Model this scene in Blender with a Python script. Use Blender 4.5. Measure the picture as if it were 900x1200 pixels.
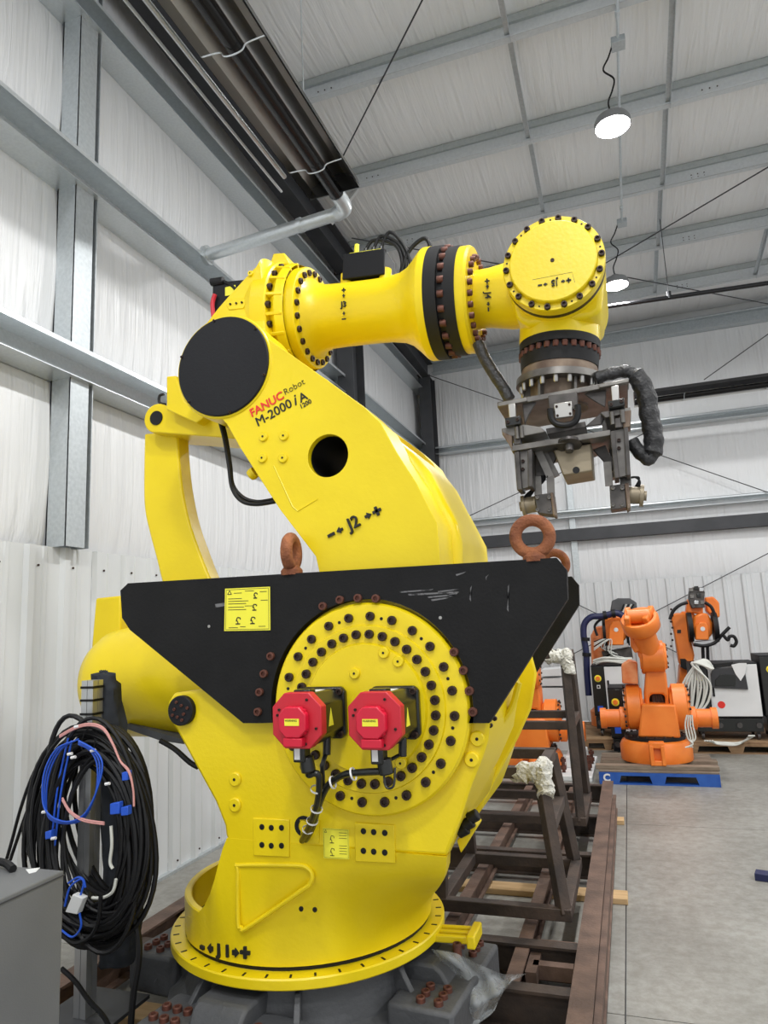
import bpy, math, random
from mathutils import Vector as V, Matrix
random.seed(7)
PI = math.pi
scene = bpy.context.scene
COL = scene.collection
for o in list(bpy.data.objects): bpy.data.objects.remove(o)

# ------------------------------------------------------------------ camera
F = 815.0; YAW, PITCH, ROLL = .327, .163, .0443; CAM = V((0, 0, 1.7))
_fw = V((-math.sin(YAW)*math.cos(PITCH), math.cos(YAW)*math.cos(PITCH), math.sin(PITCH)))
_r = V((math.cos(YAW), math.sin(YAW), 0)); _d = _fw.cross(_r)
RT = math.cos(ROLL)*_r + math.sin(ROLL)*_d
DN = -math.sin(ROLL)*_r + math.cos(ROLL)*_d
cd = bpy.data.cameras.new('camera'); cd.sensor_fit = 'AUTO'; cd.sensor_width = 36; cd.lens = F*36/1200
cd.clip_end = 200
cam = bpy.data.objects.new('camera', cd); COL.objects.link(cam)
cam.matrix_world = Matrix(((RT.x, -DN.x, -_fw.x, CAM.x), (RT.y, -DN.y, -_fw.y, CAM.y), (RT.z, -DN.z, -_fw.z, CAM.z), (0, 0, 0, 1)))
scene.camera = cam
# ------------------------------------------------------------------ world + exposure
w = bpy.data.worlds.new('world'); scene.world = w; w.use_nodes = True
w.node_tree.nodes['Background'].inputs[0].default_value = (.96, .98, 1.0, 1)
w.node_tree.nodes['Background'].inputs[1].default_value = .78
vs = scene.view_settings
vs.view_transform = 'Standard'; vs.look = 'None'; vs.gamma = 1; vs.use_curve_mapping = False; vs.exposure = 0.33
LAMP_POWER = 76

def P(x, y, X=None, Y=None, Z=None):
    """photo pixel -> point on the plane X=, Y= or Z="""
    v = RT*((x-450)/F) + DN*((y-600)/F) + _fw
    if X is not None: t = (X-CAM.x)/v.x
    elif Y is not None: t = (Y-CAM.y)/v.y
    else: t = (Z-CAM.z)/v.z
    return CAM + v*t
def PL(pts, **k): return [P(x, y, **k) for x, y in pts]

# ------------------------------------------------------------------ materials
MATS = {}
def mat(name, col, rough=.5, metal=0., col2=None, scale=4., detail=4., lo=.35, hi=.65, bump=0., bscale=40., stretch=None, emit=0., trans=0., alpha=1., spec=None, coat=0.):
    m = bpy.data.materials.new(name); m.use_nodes = True; nt = m.node_tree; b = nt.nodes['Principled BSDF']
    b.inputs['Base Color'].default_value = (*col, 1); b.inputs['Roughness'].default_value = rough; b.inputs['Metallic'].default_value = metal
    if spec is not None: b.inputs['Specular IOR Level'].default_value = spec
    if coat: b.inputs['Coat Weight'].default_value = coat; b.inputs['Coat Roughness'].default_value = .15
    tc = nt.nodes.new('ShaderNodeTexCoord'); mp = nt.nodes.new('ShaderNodeMapping')
    nt.links.new(tc.outputs['Object'], mp.inputs[0])
    if stretch: mp.inputs['Scale'].default_value = stretch
    if col2:
        n = nt.nodes.new('ShaderNodeTexNoise'); n.inputs['Scale'].default_value = scale; n.inputs['Detail'].default_value = detail
        r = nt.nodes.new('ShaderNodeValToRGB'); r.color_ramp.elements[0].position = lo; r.color_ramp.elements[1].position = hi
        r.color_ramp.elements[0].color = (*col, 1); r.color_ramp.elements[1].color = (*col2, 1)
        nt.links.new(mp.outputs[0], n.inputs[0]); nt.links.new(n.outputs['Fac'], r.inputs[0]); nt.links.new(r.outputs[0], b.inputs['Base Color'])
    if bump:
        n2 = nt.nodes.new('ShaderNodeTexNoise'); n2.inputs['Scale'].default_value = bscale; n2.inputs['Detail'].default_value = 3
        bp = nt.nodes.new('ShaderNodeBump'); bp.inputs['Strength'].default_value = bump; bp.inputs['Distance'].default_value = .02
        nt.links.new(mp.outputs[0], n2.inputs[0]); nt.links.new(n2.outputs['Fac'], bp.inputs['Height']); nt.links.new(bp.outputs[0], b.inputs['Normal'])
    if emit: b.inputs['Emission Color'].default_value = (*col, 1); b.inputs['Emission Strength'].default_value = emit
    if trans: b.inputs['Transmission Weight'].default_value = trans
    if alpha < 1: b.inputs['Alpha'].default_value = alpha
    MATS[name] = m; return m
mat('yellow', (.80, .60, .003), .36, col2=(.88, .68, .006), scale=2.5, bump=.05, bscale=60)
mat('yellow_in', (.62, .43, .01), .5)
mat('black_plate', (.006, .006, .0065), .6, col2=(.010, .010, .0105), scale=6, lo=.4, hi=.8, bump=.08, bscale=90, spec=.25)
mat('scuff', (.16, .16, .165), .7, col2=(.02, .02, .021), scale=38, lo=.45, hi=.6)
mat('black_cover', (.007, .0075, .010), .55, bump=.05, bscale=120, spec=.3)
mat('black_ring', (.012, .012, .013), .6, spec=.3)
mat('black_rubber', (.006, .006, .007), .5, spec=.35)
mat('black_gloss', (.01, .011, .01), .28)
mat('hose', (.012, .012, .013), .5, col2=(.03, .03, .032), scale=30, bump=.5, bscale=45)
mat('cloth', (.018, .021, .026), .9, col2=(.035, .04, .05), scale=9, bump=.5, bscale=14)
mat('bolt_dark', (.05, .025, .018), .5, .35, col2=(.018, .012, .01), scale=25)
mat('bolt_rust', (.16, .055, .035), .6, .3, col2=(.06, .025, .018), scale=25)
mat('rust', (.36, .13, .05), .85, col2=(.17, .055, .025), scale=14, bump=.5, bscale=60)
mat('cast_grey', (.06, .063, .068), .55, col2=(.085, .088, .094), scale=5, bump=.15, bscale=50)
mat('cabinet_grey', (.12, .125, .13), .5, col2=(.14, .145, .15), scale=3, bump=.05, bscale=200)
mat('skid', (.105, .068, .052), .62, .25, col2=(.19, .12, .09), scale=7, bump=.15, bscale=60)
mat('skid_dark', (.042, .033, .029), .6, .3, col2=(.085, .06, .047), scale=7, bump=.12, bscale=60)
mat('galv', (.64, .68, .70), .30, .65, col2=(.70, .74, .76), scale=45)
mat('galv_dull', (.50, .54, .56), .42, .55, col2=(.58, .62, .64), scale=40)
mat('dark_steel', (.035, .037, .042), .55, col2=(.05, .052, .058), scale=3)
mat('purlin_galv', (.60, .63, .65), .42, .3, col2=(.66, .69, .71), scale=30)
mat('strip_galv', (.42, .455, .46), .45, .35, col2=(.47, .50, .50), scale=30)
mat('heater_black', (.01, .01, .011), .22, .3)
mat('reflector', (.55, .54, .52), .28, 1.)
mat('red', (.50, .010, .026), .42, col2=(.56, .016, .034), scale=6)
mat('red_cap', (.60, .008, .036), .35)
mat('orange', (.80, .185, .018), .42, col2=(.86, .23, .03), scale=5)
mat('orange_worn', (.72, .17, .04), .5, col2=(.8, .3, .12), scale=9)
mat('blue', (.01, .07, .33), .55, col2=(.02, .10, .40), scale=8)
mat('navy', (.012, .016, .07), .45)
mat('blue_cable', (.02, .10, .60), .45)
mat('pink_cable', (.62, .30, .28), .5)
mat('white_cable', (.62, .63, .58), .5)
mat('white', (.72, .73, .73), .45, col2=(.66, .67, .67), scale=3)
mat('white_tie', (.8, .8, .8), .5)
mat('label_yellow', (.88, .82, .05), .5)
mat('print_black', (.01, .01, .01), .6)
mat('print_red', (.75, .03, .02), .5)
mat('print_white', (.75, .75, .75), .5)
mat('wood', (.36, .23, .12), .8, col2=(.22, .13, .07), scale=5, stretch=(1, 1, 6), bump=.2, bscale=30)
mat('wood_grey', (.27, .215, .16), .85, col2=(.17, .125, .09), scale=6, stretch=(1, 6, 6), bump=.2, bscale=30)
mat('wood_new', (.62, .42, .22), .75, col2=(.5, .32, .15), scale=5, stretch=(1, 5, 5))
mat('tool_steel', (.12, .112, .105), .42, .7, col2=(.23, .22, .205), scale=9)
mat('tool_dark', (.055, .052, .05), .45, .6, col2=(.12, .11, .105), scale=12)
mat('tool_rust', (.13, .09, .07), .65, .5, col2=(.26, .20, .15), scale=12)
mat('tool_tan', (.24, .20, .14), .5, .5, col2=(.33, .28, .2), scale=6)
mat('steel_bright', (.45, .44, .42), .3, .9)
mat('alu', (.55, .56, .57), .35, .8)
mat('bubble', (.66, .64, .56), .35, col2=(.75, .74, .68), scale=20, bump=.9, bscale=55)
mat('plastic_film', (.62, .66, .68), .15, alpha=.38, bump=.7, bscale=16)
mat('lamp_glow', (1, .98, .95), .5, emit=26)
mat('lamp_body', (.30, .31, .32), .4, .5)
mat('screen', (.03, .03, .033), .3)
mat('liner', (.67, .69, .70), .42, col2=(.65, .67, .68), scale=1.5)
# vinyl faced insulation: fine wrinkles along the roll
def vinyl(name, sc, col, WR=.06):
    m = mat(name, col, .34); nt = m.node_tree; b = nt.nodes['Principled BSDF']
    tc = nt.nodes['Texture Coordinate']; mp = nt.nodes['Mapping']; mp.inputs['Scale'].default_value = sc
    n = nt.nodes.new('ShaderNodeTexNoise'); n.inputs['Scale'].default_value = 1; n.inputs['Detail'].default_value = 5; n.inputs['Distortion'].default_value = .4
    n3 = nt.nodes.new('ShaderNodeTexNoise'); n3.inputs['Scale'].default_value = .8; nt.links.new(tc.outputs['Object'], n3.inputs[0])
    mx = nt.nodes.new('ShaderNodeMath'); mx.operation = 'MULTIPLY'
    bp = nt.nodes.new('ShaderNodeBump'); bp.inputs['Strength'].default_value = 1.; bp.inputs['Distance'].default_value = WR
    nt.links.new(mp.outputs[0], n.inputs[0]); nt.links.new(n.outputs['Fac'], mx.inputs[0]); nt.links.new(n3.outputs['Fac'], mx.inputs[1])
    nt.links.new(mx.outputs[0], bp.inputs['Height']); nt.links.new(bp.outputs[0], b.inputs['Normal'])
    return m
vinyl('vinyl_left', (11, 11, .7), (.76, .77, .78), .05); vinyl('vinyl_back', (11, 11, .7), (.76, .77, .78), .06); vinyl('vinyl_roof', (15, 1.0, 1), (.88, .885, .89), .06)
# concrete
m = mat('concrete', (.24, .235, .215), .42, col2=(.36, .355, .33), scale=1.3, detail=9, lo=.3, hi=.72)
nt = m.node_tree; b = nt.nodes['Principled BSDF']
ramp = [n for n in nt.nodes if n.bl_idname == 'ShaderNodeValToRGB'][0]
n = nt.nodes.new('ShaderNodeTexNoise'); n.inputs['Scale'].default_value = 14; n.inputs['Detail'].default_value = 6; n.inputs['Roughness'].default_value = .75
geo = nt.nodes.new('ShaderNodeNewGeometry')
r2 = nt.nodes.new('ShaderNodeValToRGB'); r2.color_ramp.elements[0].position = .38; r2.color_ramp.elements[1].position = .62
r2.color_ramp.elements[0].color = (.66, .64, .60, 1); r2.color_ramp.elements[1].color = (1, 1, 1, 1)
mxc = nt.nodes.new('ShaderNodeMixRGB'); mxc.blend_type = 'MULTIPLY'; mxc.inputs[0].default_value = .8
nt.links.new(geo.outputs['Position'], n.inputs[0]); nt.links.new(n.outputs['Fac'], r2.inputs[0])
for nd in nt.nodes:
    if nd.bl_idname == 'ShaderNodeTexNoise' and nd != n: nt.links.new(geo.outputs['Position'], nd.inputs[0])
nt.links.new(ramp.outputs[0], mxc.inputs[1]); nt.links.new(r2.outputs[0], mxc.inputs[2]); nt.links.new(mxc.outputs[0], b.inputs['Base Color'])

# ------------------------------------------------------------------ mesh helpers
def frame(axis):
    a = V(axis).normalized(); t = V((0, 0, 1)) if abs(a.z) < .9 else V((1, 0, 0))
    u = t.cross(a).normalized(); return u, a.cross(u), a
class B:
    def __init__(s): s.v = []; s.f = []
    def add(s, vs, fs):
        k = len(s.v); s.v += [tuple(x) for x in vs]; s.f += [tuple(i+k for i in f) for f in fs]; return s
    def box(s, c, d, M=None):
        c = V(c); h = V(d)/2; M = M or Matrix.Identity(3)
        vs = [c + M @ V((i*h.x, j*h.y, k*h.z)) for i in (-1, 1) for j in (-1, 1) for k in (-1, 1)]
        return s.add(vs, [(0, 1, 3, 2), (4, 6, 7, 5), (0, 4, 5, 1), (2, 3, 7, 6), (0, 2, 6, 4), (1, 5, 7, 3)])
    def bb(s, a, b): a = V(a); b = V(b); return s.box((a+b)/2, (abs(b.x-a.x), abs(b.y-a.y), abs(b.z-a.z)))
    def bar(s, p, q, w, h, up=(0, 0, 1)):
        p = V(p); q = V(q); a = (q-p).normalized(); u = V(up).cross(a)
        if u.length < 1e-4: u = V((1, 0, 0)).cross(a)
        u.normalize(); n = a.cross(u)
        M = Matrix((u, a, n)).transposed(); return s.box((p+q)/2, (w, (q-p).length, h), M)
    def prism(s, pts, vec, pts2=None):
        n = len(pts); vec = V(vec); top = [V(p)+vec for p in (pts2 or pts)]
        return s.add([V(p) for p in pts]+top, [tuple(range(n))[::-1], tuple(range(n, 2*n))] + [(i, (i+1) % n, n+(i+1) % n, n+i) for i in range(n)])
    def lathe(s, prof, o, axis, n=32, cap=True, a0=0, a1=2*PI):
        u, w_, a = frame(axis); o = V(o); full = abs(a1-a0-2*PI) < 1e-6; m = n if full else n+1; vs = []; k = len(prof)
        for i in range(m):
            t = a0+(a1-a0)*i/n
            for r, h in prof: vs.append(o + a*h + (u*math.cos(t)+w_*math.sin(t))*r)
        fs = []
        for i in range(n):
            j = (i+1) % m
            for q in range(k-1): fs.append((i*k+q, j*k+q, j*k+q+1, i*k+q+1))
        if cap and full:
            if prof[0][0] > 1e-5: fs.append(tuple(i*k for i in range(n))[::-1])
            if prof[-1][0] > 1e-5: fs.append(tuple(i*k+k-1 for i in range(n)))
        return s.add(vs, fs)
    def cyl(s, p, q, r, r2=None, n=20): p = V(p); q = V(q); return s.lathe([(r, 0), (r if r2 is None else r2, (q-p).length)], p, q-p, n)
    def tube(s, pts, r, n=8, closed=False):
        pts = [V(p) for p in pts]; N = len(pts); vs = []; u = None
        for i, p in enumerate(pts):
            t = (pts[(i+1) % N]-pts[i-1]) if (closed or 0 < i < N-1) else (pts[1]-pts[0] if i == 0 else pts[-1]-pts[-2])
            t.normalize()
            if u is None: u = frame(t)[0]
            else: u = (u - t*u.dot(t)).normalized()
            w_ = t.cross(u); rr = r[i] if isinstance(r, (list, tuple)) else r
            for k in range(n): a = 2*PI*k/n; vs.append(p + (u*math.cos(a)+w_*math.sin(a))*rr)
        fs = []
        for i in range(N if closed else N-1):
            j = (i+1) % N
            for k in range(n): fs.append((i*n+k, i*n+(k+1) % n, j*n+(k+1) % n, j*n+k))
        if not closed: fs += [tuple(range(n))[::-1], tuple(range((N-1)*n, N*n))]
        return s.add(vs, fs)
    def grid(s, fn, nu, nv):
        vs = [fn(i/nu, j/nv) for i in range(nu+1) for j in range(nv+1)]
        return s.add(vs, [(i*(nv+1)+j, (i+1)*(nv+1)+j, (i+1)*(nv+1)+j+1, i*(nv+1)+j+1) for i in range(nu) for j in range(nv)])
def spline(pts, k=8, closed=False):
    pts = [V(p) for p in pts]; out = []; N = len(pts)
    for i in range(N if closed else N-1):
        if closed: a, b_, c, d = pts[i-1], pts[i], pts[(i+1) % N], pts[(i+2) % N]
        else: a, b_, c, d = pts[max(i-1, 0)], pts[i], pts[i+1], pts[min(i+2, N-1)]
        for j in range(k):
            t = j/k; out.append(.5*((2*b_)+(c-a)*t+(2*a-5*b_+4*c-d)*t*t+(3*b_-a-3*c+d)*t**3))
    if not closed: out.append(pts[-1])
    return out

MW = {}
def smooth(me, ang=32):
    me.polygons.foreach_set('use_smooth', [True]*len(me.polygons)); me.set_sharp_from_angle(angle=math.radians(ang))
def link(o, parent, mw):
    COL.objects.link(o); MW[o.name] = mw
    if parent is not None: o.parent = parent; o.matrix_parent_inverse = MW[parent.name].inverted()
    o.matrix_basis = mw
    return o
def tag(o, label=None, cat=None, group=None, kind=None):
    if label: o['label'] = label
    if cat: o['category'] = cat
    if group: o['group'] = group
    if kind: o['kind'] = kind
    return o
def thing(name, loc, label, cat, group=None):
    o = bpy.data.objects.new(name, None); o.empty_display_size = .1
    link(o, None, Matrix.Translation(V(loc))); return tag(o, label, cat, group)
def mesh_of(name, b, m, ang=32, fix=True):
    me = bpy.data.meshes.new(name); me.from_pydata(b.v, [], b.f); me.materials.append(MATS[m])
    if fix:
        import bmesh
        bm = bmesh.new(); bm.from_mesh(me); bmesh.ops.recalc_face_normals(bm, faces=bm.faces); bm.to_mesh(me); bm.free()
    smooth(me, ang); return me
def obj(name, b, m, parent=None, bevel=0, ang=32, label=None, seg=2, fix=True):
    xs = [[p[i] for p in b.v] for i in range(3)]
    c = V(((min(xs[0])+max(xs[0]))/2, (min(xs[1])+max(xs[1]))/2, min(xs[2])))
    b.v = [tuple(V(p)-c) for p in b.v]
    o = bpy.data.objects.new(name, mesh_of(name, b, m, ang, fix))
    link(o, parent, Matrix.Translation(c))
    if bevel:
        md = o.modifiers.new('bevel', 'BEVEL'); md.width = bevel; md.segments = seg; md.limit_method = 'ANGLE'; md.angle_limit = math.radians(35)
    if label: o['label'] = label
    return o
def struct(name, b, m, **k): o = obj(name, b, m, **k); o['kind'] = 'structure'; return o
def inst(name, me, parent, mw):
    o = bpy.data.objects.new(name, me); return link(o, parent, mw)
def mrot(p, x, y, z): 
    x, y, z = V(x), V(y), V(z)
    return Matrix(((x.x, y.x, z.x, p[0]), (x.y, y.y, z.y, p[1]), (x.z, y.z, z.z, p[2]), (0, 0, 0, 1)))
_bolt = {}
def bolts(parent, pts, axis, r, m='bolt_dark', h=None, name='bolt', n=12, socket=True):
    """socket-head screws (or plain studs) standing on a surface, one object each, shared mesh"""
    h = h or r*1.1; key = (round(r, 4), round(h, 4), m, n, socket)
    if key not in _bolt:
        b = B()
        prof = [(r, -h*.4), (r, h*.85), (r*.88, h), (r*.55, h), (r*.5, h*.45), (0, h*.4)] if socket else [(r, -h*.4), (r, h*.8), (r*.7, h), (0, h)]
        b.lathe(prof, (0, 0, 0), (0, 0, 1), n, cap=False); _bolt[key] = mesh_of(name, b, m)
    u, w_, a = frame(axis)
    for p in pts: inst(name, _bolt[key], parent, mrot(V(p), u, w_, a))
def circ(c, r, n, axis=(0, 1, 0), a0=0, skip=()):
    u, w_, a = frame(axis); return [V(c)+(u*math.cos(a0+2*PI*i/n)+w_*math.sin(a0+2*PI*i/n))*r for i in range(n) if i not in skip]
def text_mesh(s, size, depth, bold=0.):
    cu = bpy.data.curves.new('lettering', 'FONT'); cu.body = s; cu.size = size; cu.extrude = depth/2; cu.offset = bold; cu.align_x = 'CENTER'; cu.align_y = 'CENTER'
    cu.resolution_u = 3
    t = bpy.data.objects.new('tmp', cu); me = bpy.data.meshes.new_from_object(t); bpy.data.objects.remove(t); bpy.data.curves.remove(cu); return me
def text(parent, s, p, x, y, size, m='print_black', depth=.004, bold=0., name='lettering', shear=None):
    me = text_mesh(s, size, depth, bold); me.materials.clear(); me.materials.append(MATS[m])
    if shear:
        for v in me.vertices: v.co.x += v.co.y*shear
    x = V(x).normalized(); y = V(y).normalized(); return inst(name, me, parent, mrot(V(p), x, y, x.cross(y)))
def marking(parent, s, p, x, y, size, vertical=False, flip=False):
    """raised axis marking: minus, arrow, joint name, arrow, plus"""
    x = V(x).normalized(); y = V(y).normalized(); z = x.cross(y); p = V(p); b = B(); t = size*.22; d = size*.12
    def Q(u, v): return p + x*u + y*v
    def rect(u, v, w_, h): b.prism([Q(u-w_/2, v-h/2), Q(u+w_/2, v-h/2), Q(u+w_/2, v+h/2), Q(u-w_/2, v+h/2)], z*d)
    def arrow(u, v, du, dv):
        e = size*.33; nx, ny = -dv, du
        b.prism([Q(u+du*e, v+dv*e), Q(u+nx*e*.8, v+ny*e*.8), Q(u+nx*e*.3-du*e*.1, v+ny*e*.3-dv*e*.1), Q(u+nx*e*.3-du*e*.7, v+ny*e*.3-dv*e*.7), Q(u-nx*e*.3-du*e*.7, v-ny*e*.3-dv*e*.7), Q(u-nx*e*.3-du*e*.1, v-ny*e*.3-dv*e*.1), Q(u-nx*e*.8, v-ny*e*.8)], z*d)
    L = size*2.0 if not vertical else size*2.35; A = size*(1.2 if not vertical else 1.4)
    if vertical:
        rect(0, -L, size*.7, t); arrow(0, -A, 0, -1); arrow(0, A, 0, 1); rect(0, L, size*.7, t); rect(0, L, t, size*.7)
    else:
        g = -1 if flip else 1; rect(-L*g, 0, size*.6, t); arrow(-A, 0, -1, 0); arrow(A, 0, 1, 0); rect(L*g, 0, size*.7, t); rect(L*g, 0, t, size*.7)
    o = obj('axis_marking', b, 'print_black', parent, label='black raised arrows with plus and minus signs')
    text(parent, s, p+z*.003, x, y, size*1.3, depth=size*.3, bold=size*.010, name='axis_lettering')
# ================================================================== SETTING
XW, YW = -3.32, 12.28            # faces of the left and back walls
ZL = 2.275                       # top of ribbed liner
def zroof(y): return 6.9-.0416*(y-4)   # underside of purlins
XE, YN = 11.0, -3.0              # how far the hall is built
# floor -------------------------------------------------------------
b = B().bb((XW-.2, YN, -.2), (XE, YW+.2, -.02)); floor = struct('floor', b, 'dark_steel')
xs = [XW-.1, -.172, 2.9, 5.95, 9.0, XE]; ys = [YN, .50, 3.45, 6.40, 9.35, YW+.1]
for i in range(len(xs)-1):
    for j in range(len(ys)-1):
        obj('floor_slab', B().bb((xs[i]+.003, ys[j]+.003, -.05), (xs[i+1]-.003, ys[j+1]-.003, 0)), 'concrete', floor)
# walls -------------------------------------------------------------
wl = struct('wall_left', B().bb((XW-.3, YN, 0), (XW-.2, YW+.3, 7.6)), 'white')
wb = struct('wall_back', B().bb((XW-.3, YW+.2, 0), (XE, YW+.3, 7.2)), 'white')
def liner_mesh(n=3, p=.28):
    b = B(); prof = []
    for i in range(n):
        o = i*p; prof += [(o, 0), (o+.018, .028), (o+.062, .028), (o+.08, 0), (o+.14, 0), (o+.148, .006), (o+.172, .006), (o+.18, 0)]
    prof.append((n*p-.002, 0))
    return prof
prof = liner_mesh()
b = B(); k = len(prof); b.add([V((d, x, z)) for x, d in prof for z in (0.02, ZL)], [(2*i, 2*i+2, 2*i+3, 2*i+1) for i in range(k-1)])
me_l = mesh_of('liner_panel', b, 'liner', 20, fix=False)
b = B(); b.add([V((x, -d, z)) for x, d in prof for z in (0.02, ZL)], [(2*i, 2*i+2, 2*i+3, 2*i+1) for i in range(k-1)])
me_b = mesh_of('liner_panel', b, 'liner', 20, fix=False)
y = YN
while y < YW-.3: inst('liner_panel', me_l, wl, Matrix.Translation((XW, y, 0))); y += .84
x = XW+.02
while x < XE-.3: inst('liner_panel', me_b, wb, Matrix.Translation((x, YW, 0))); x += .84
# screws along the liner
scr = [V((XW+.004, 2.6+.28*i+.11, zz)) for i in range(16) for zz in (.06, ZL-.12)]
bolts(wl, scr, (1, 0, 0), .007, 'bolt_dark', .006, 'screw', 6, False)
obj('base_angle', B().bb((XW, YN, 0), (XW+.04, YW, .02)), 'galv_dull', wl)
# vinyl faced insulation, one sheet per bay, belling out a little
def sheet(o, u, v, nrm, bulge, name, m, parent, nu=10, nv=8):
    o, u, v, nrm = V(o), V(u), V(v), V(nrm)
    def fn(s, t): return o+u*s+v*t+nrm*(bulge*(math.sin(PI*t)**.6)*(.75+.25*math.sin(PI*s))) if 0 < s < 1 or True else o
    obj(name, B().grid(fn, nu, nv), m, parent, ang=60, fix=False)
rowsL = [ZL-.05, 3.46, 4.85, 6.1, 7.35]; rowsB = [ZL-.05, 3.14, 3.55, 4.88, 6.55]
y = YN
while y < YW-.1:
    y1 = min(y+1.8, YW)
    for a, c in zip(rowsL, rowsL[1:]): sheet((XW-.10, y, a), (0, y1-y, 0), (0, 0, c-a), (1, 0, 0), .05, 'insulation_sheet', 'vinyl_left', wl)
    y = y1
x = XW
while x < XE-.1:
    x1 = min(x+1.35, XE)
    for a, c in zip(rowsB, rowsB[1:]): sheet((x, YW+.10, a), (x1-x, 0, 0), (0, 0, c-a), (0, -1, 0), .05, 'insulation_sheet', 'vinyl_back', wb)
    x = x1
# girts: C sections with web, flanges and lip
def girt(parent, p, q, z0, z1, out, depth=.2, m='galv', name='girt'):
    p, q, out = V(p), V(q), V(out); b = B()
    for zz in (z0, z1-.006):
        a = p.copy(); a.z = zz; c = q.copy(); c.z = zz+.006; b.bb(a-out*.02, c+out*depth)
    a = p+out*(depth-.008); c = q+out*depth; a.z = z1-.03; c.z = z1; b.bb(a, c)
    a = p+out*.0; c = q+out*.008; a.z = z0; c.z = z1; b.bb(a, c)
    return obj(name, b, m, parent)
for z0, z1 in ((3.36, 3.575), (4.72, 4.96), (6.02, 6.22)):
    girt(wl, (XW-.08, YN, 0), (XW-.08, YW, 0), z0, z1, (1, 0, 0), .22)
for z0, z1, m in ((3.40, 3.53, 'galv'), (4.80, 4.93, 'galv')):
    girt(wb, (XW+.25, YW+.08, 0), (XE, YW+.08, 0), z0, z1, (0, -1, 0), .2, m)
obj('rail_beam', B().bb((XW+.3, YW-.12, 3.0), (XE, YW+.08, 3.20)), 'dark_steel', wb)
girt(wb, (XW+.25, YW+.06, 0), (XE, YW+.06, 0), 6.38, 6.60, (0, -1, 0), .16, 'galv_dull', 'eave_strut')
# framed opening posts (light gauge channel)
def cpost(parent, y, z0, z1, w=.2):
    b = B().bb((XW-.06, y-w/2, z0), (XW-.05, y+w/2, z1)).bb((XW-.06, y+w/2-.006, z0), (XW+.10, y+w/2, z1)).bb((XW-.06, y-w/2, z0), (XW+.10, y-w/2+.006, z1)).bb((XW+.09, y-w/2, z0), (XW+.10, y-w/2+.16, z1))
    obj('post', b, 'galv_dull', parent)
for z0, z1 in ((ZL, 3.36), (3.575, 4.72), (4.96, 6.02), (6.22, 7.2)): cpost(wl, 3.48, z0, z1)
obj('back_post', B().bb((-.80, YW-.02, ZL), (-.70, YW+.06, 3.4)).bb((-.80, YW-.03, 3.53), (-.70, YW+.06, 4.8)), 'galv_dull', wb)
# primary frame: rafter along the end wall, columns
def ibeam(p, q, h, w, tf=.018, up=(0, 0, 1)):
    p, q = V(p), V(q); a = (q-p).normalized(); u = V(up).cross(a).normalized(); n = a.cross(u); b = B()
    M = Matrix((u, a, n)).transposed(); L = (q-p).length; c = (p+q)/2
    b.box(c+n*(h/2-tf/2), (w, L, tf), M); b.box(c-n*(h/2-tf/2), (w, L, tf), M); b.box(c, (tf*.7, L, h-2*tf), M); return b
zr = lambda y: zroof(y)-.16
o = obj('rafter', ibeam((XW+.18, YN, zr(YN)), (XW+.18, YW-.1, zr(YW)-.02), .36, .2), 'dark_steel', wl)
b = ibeam((XW+.14, 8.27, 0), (XW+.14, 8.27, zr(8.3)-.17), .42, .22, up=(0, 1, 0)); obj('column', b, 'dark_steel', wl)
b = ibeam((XW+.18, YW-.2, 0), (XW+.18, YW-.2, zr(YW)-.15), .36, .22, up=(0, 1, 0)); obj('corner_column', b, 'dark_steel', wl)
bolts(wl, [V((XW+.05+.09*i, 8.05, zr(8)-.20-.03*j)) for i in (0, 1, 2) for j in (0, )], (0, -1, 0), .018, 'bolt_dark', .02, 'bolt', 8, False)
# ceiling ------------------------------------------------------------
def zin(y): return zroof(y)+.26
b = B().prism([V((XW-.3, YN, zin(YN)+.15)), V((XE, YN, zin(YN)+.15)), V((XE, YW+.3, zin(YW+.3)+.15)), V((XW-.3, YW+.3, zin(YW+.3)+.15))], (0, 0, .06))
ceil = struct('ceiling', b, 'white')
PY = [5.63+1.36*i for i in range(-6, 5)]
b = B()
b.bb((XW-.1, .000, .0), (XE, .006, .25)); b.bb((XW-.1, -.065, 0), (XE, 0, .006)); b.bb((XW-.1, -.065, 0), (XE, -.059, .022)); b.bb((XW-.1, 0, .244), (XE, .065, .25))
me_p = mesh_of('purlin', b, 'purlin_galv')
b = B(); b.bb((XW-.1, -.03, .175), (XE, -.001, .25))
x = XW
while x < XE: b.bb((x, -.036, .165), (x+.014, -.029, .25)); x += .61
me_s = mesh_of('thermal_strip', b, 'strip_galv')
me_pb = None
for y in PY:
    po = inst('purlin', me_p, ceil, Matrix.Translation((0, y, zroof(y))))
    inst('thermal_strip', me_s, po, Matrix.Translation((0, y, zroof(y))))
    for xx in (-2.4, 1.2, 4.8):
        bolts(po, [V((xx+.07*i, y-.002, zroof(y)+.06+.04*j)) for i in range(3) for j in range(2)], (0, -1, 0), .007, 'bolt_dark', .006, 'screw', 6, False)
def roofsheet():
    b = B()
    def fn(s, t): return V((1.83*s, 1.36*t, -.0416*1.36*t - .055*math.sin(PI*t)*(.85+.15*math.sin(PI*s))))
    return mesh_of('insulation_sheet', B().grid(fn, 10, 8), 'vinyl_roof', 60, fix=False)
me_r = roofsheet()
for y in PY:
    x = XW-.2
    while x < XE: inst('insulation_sheet', me_r, ceil, Matrix.Translation((x, y, zin(y)))); x += 1.83
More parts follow.
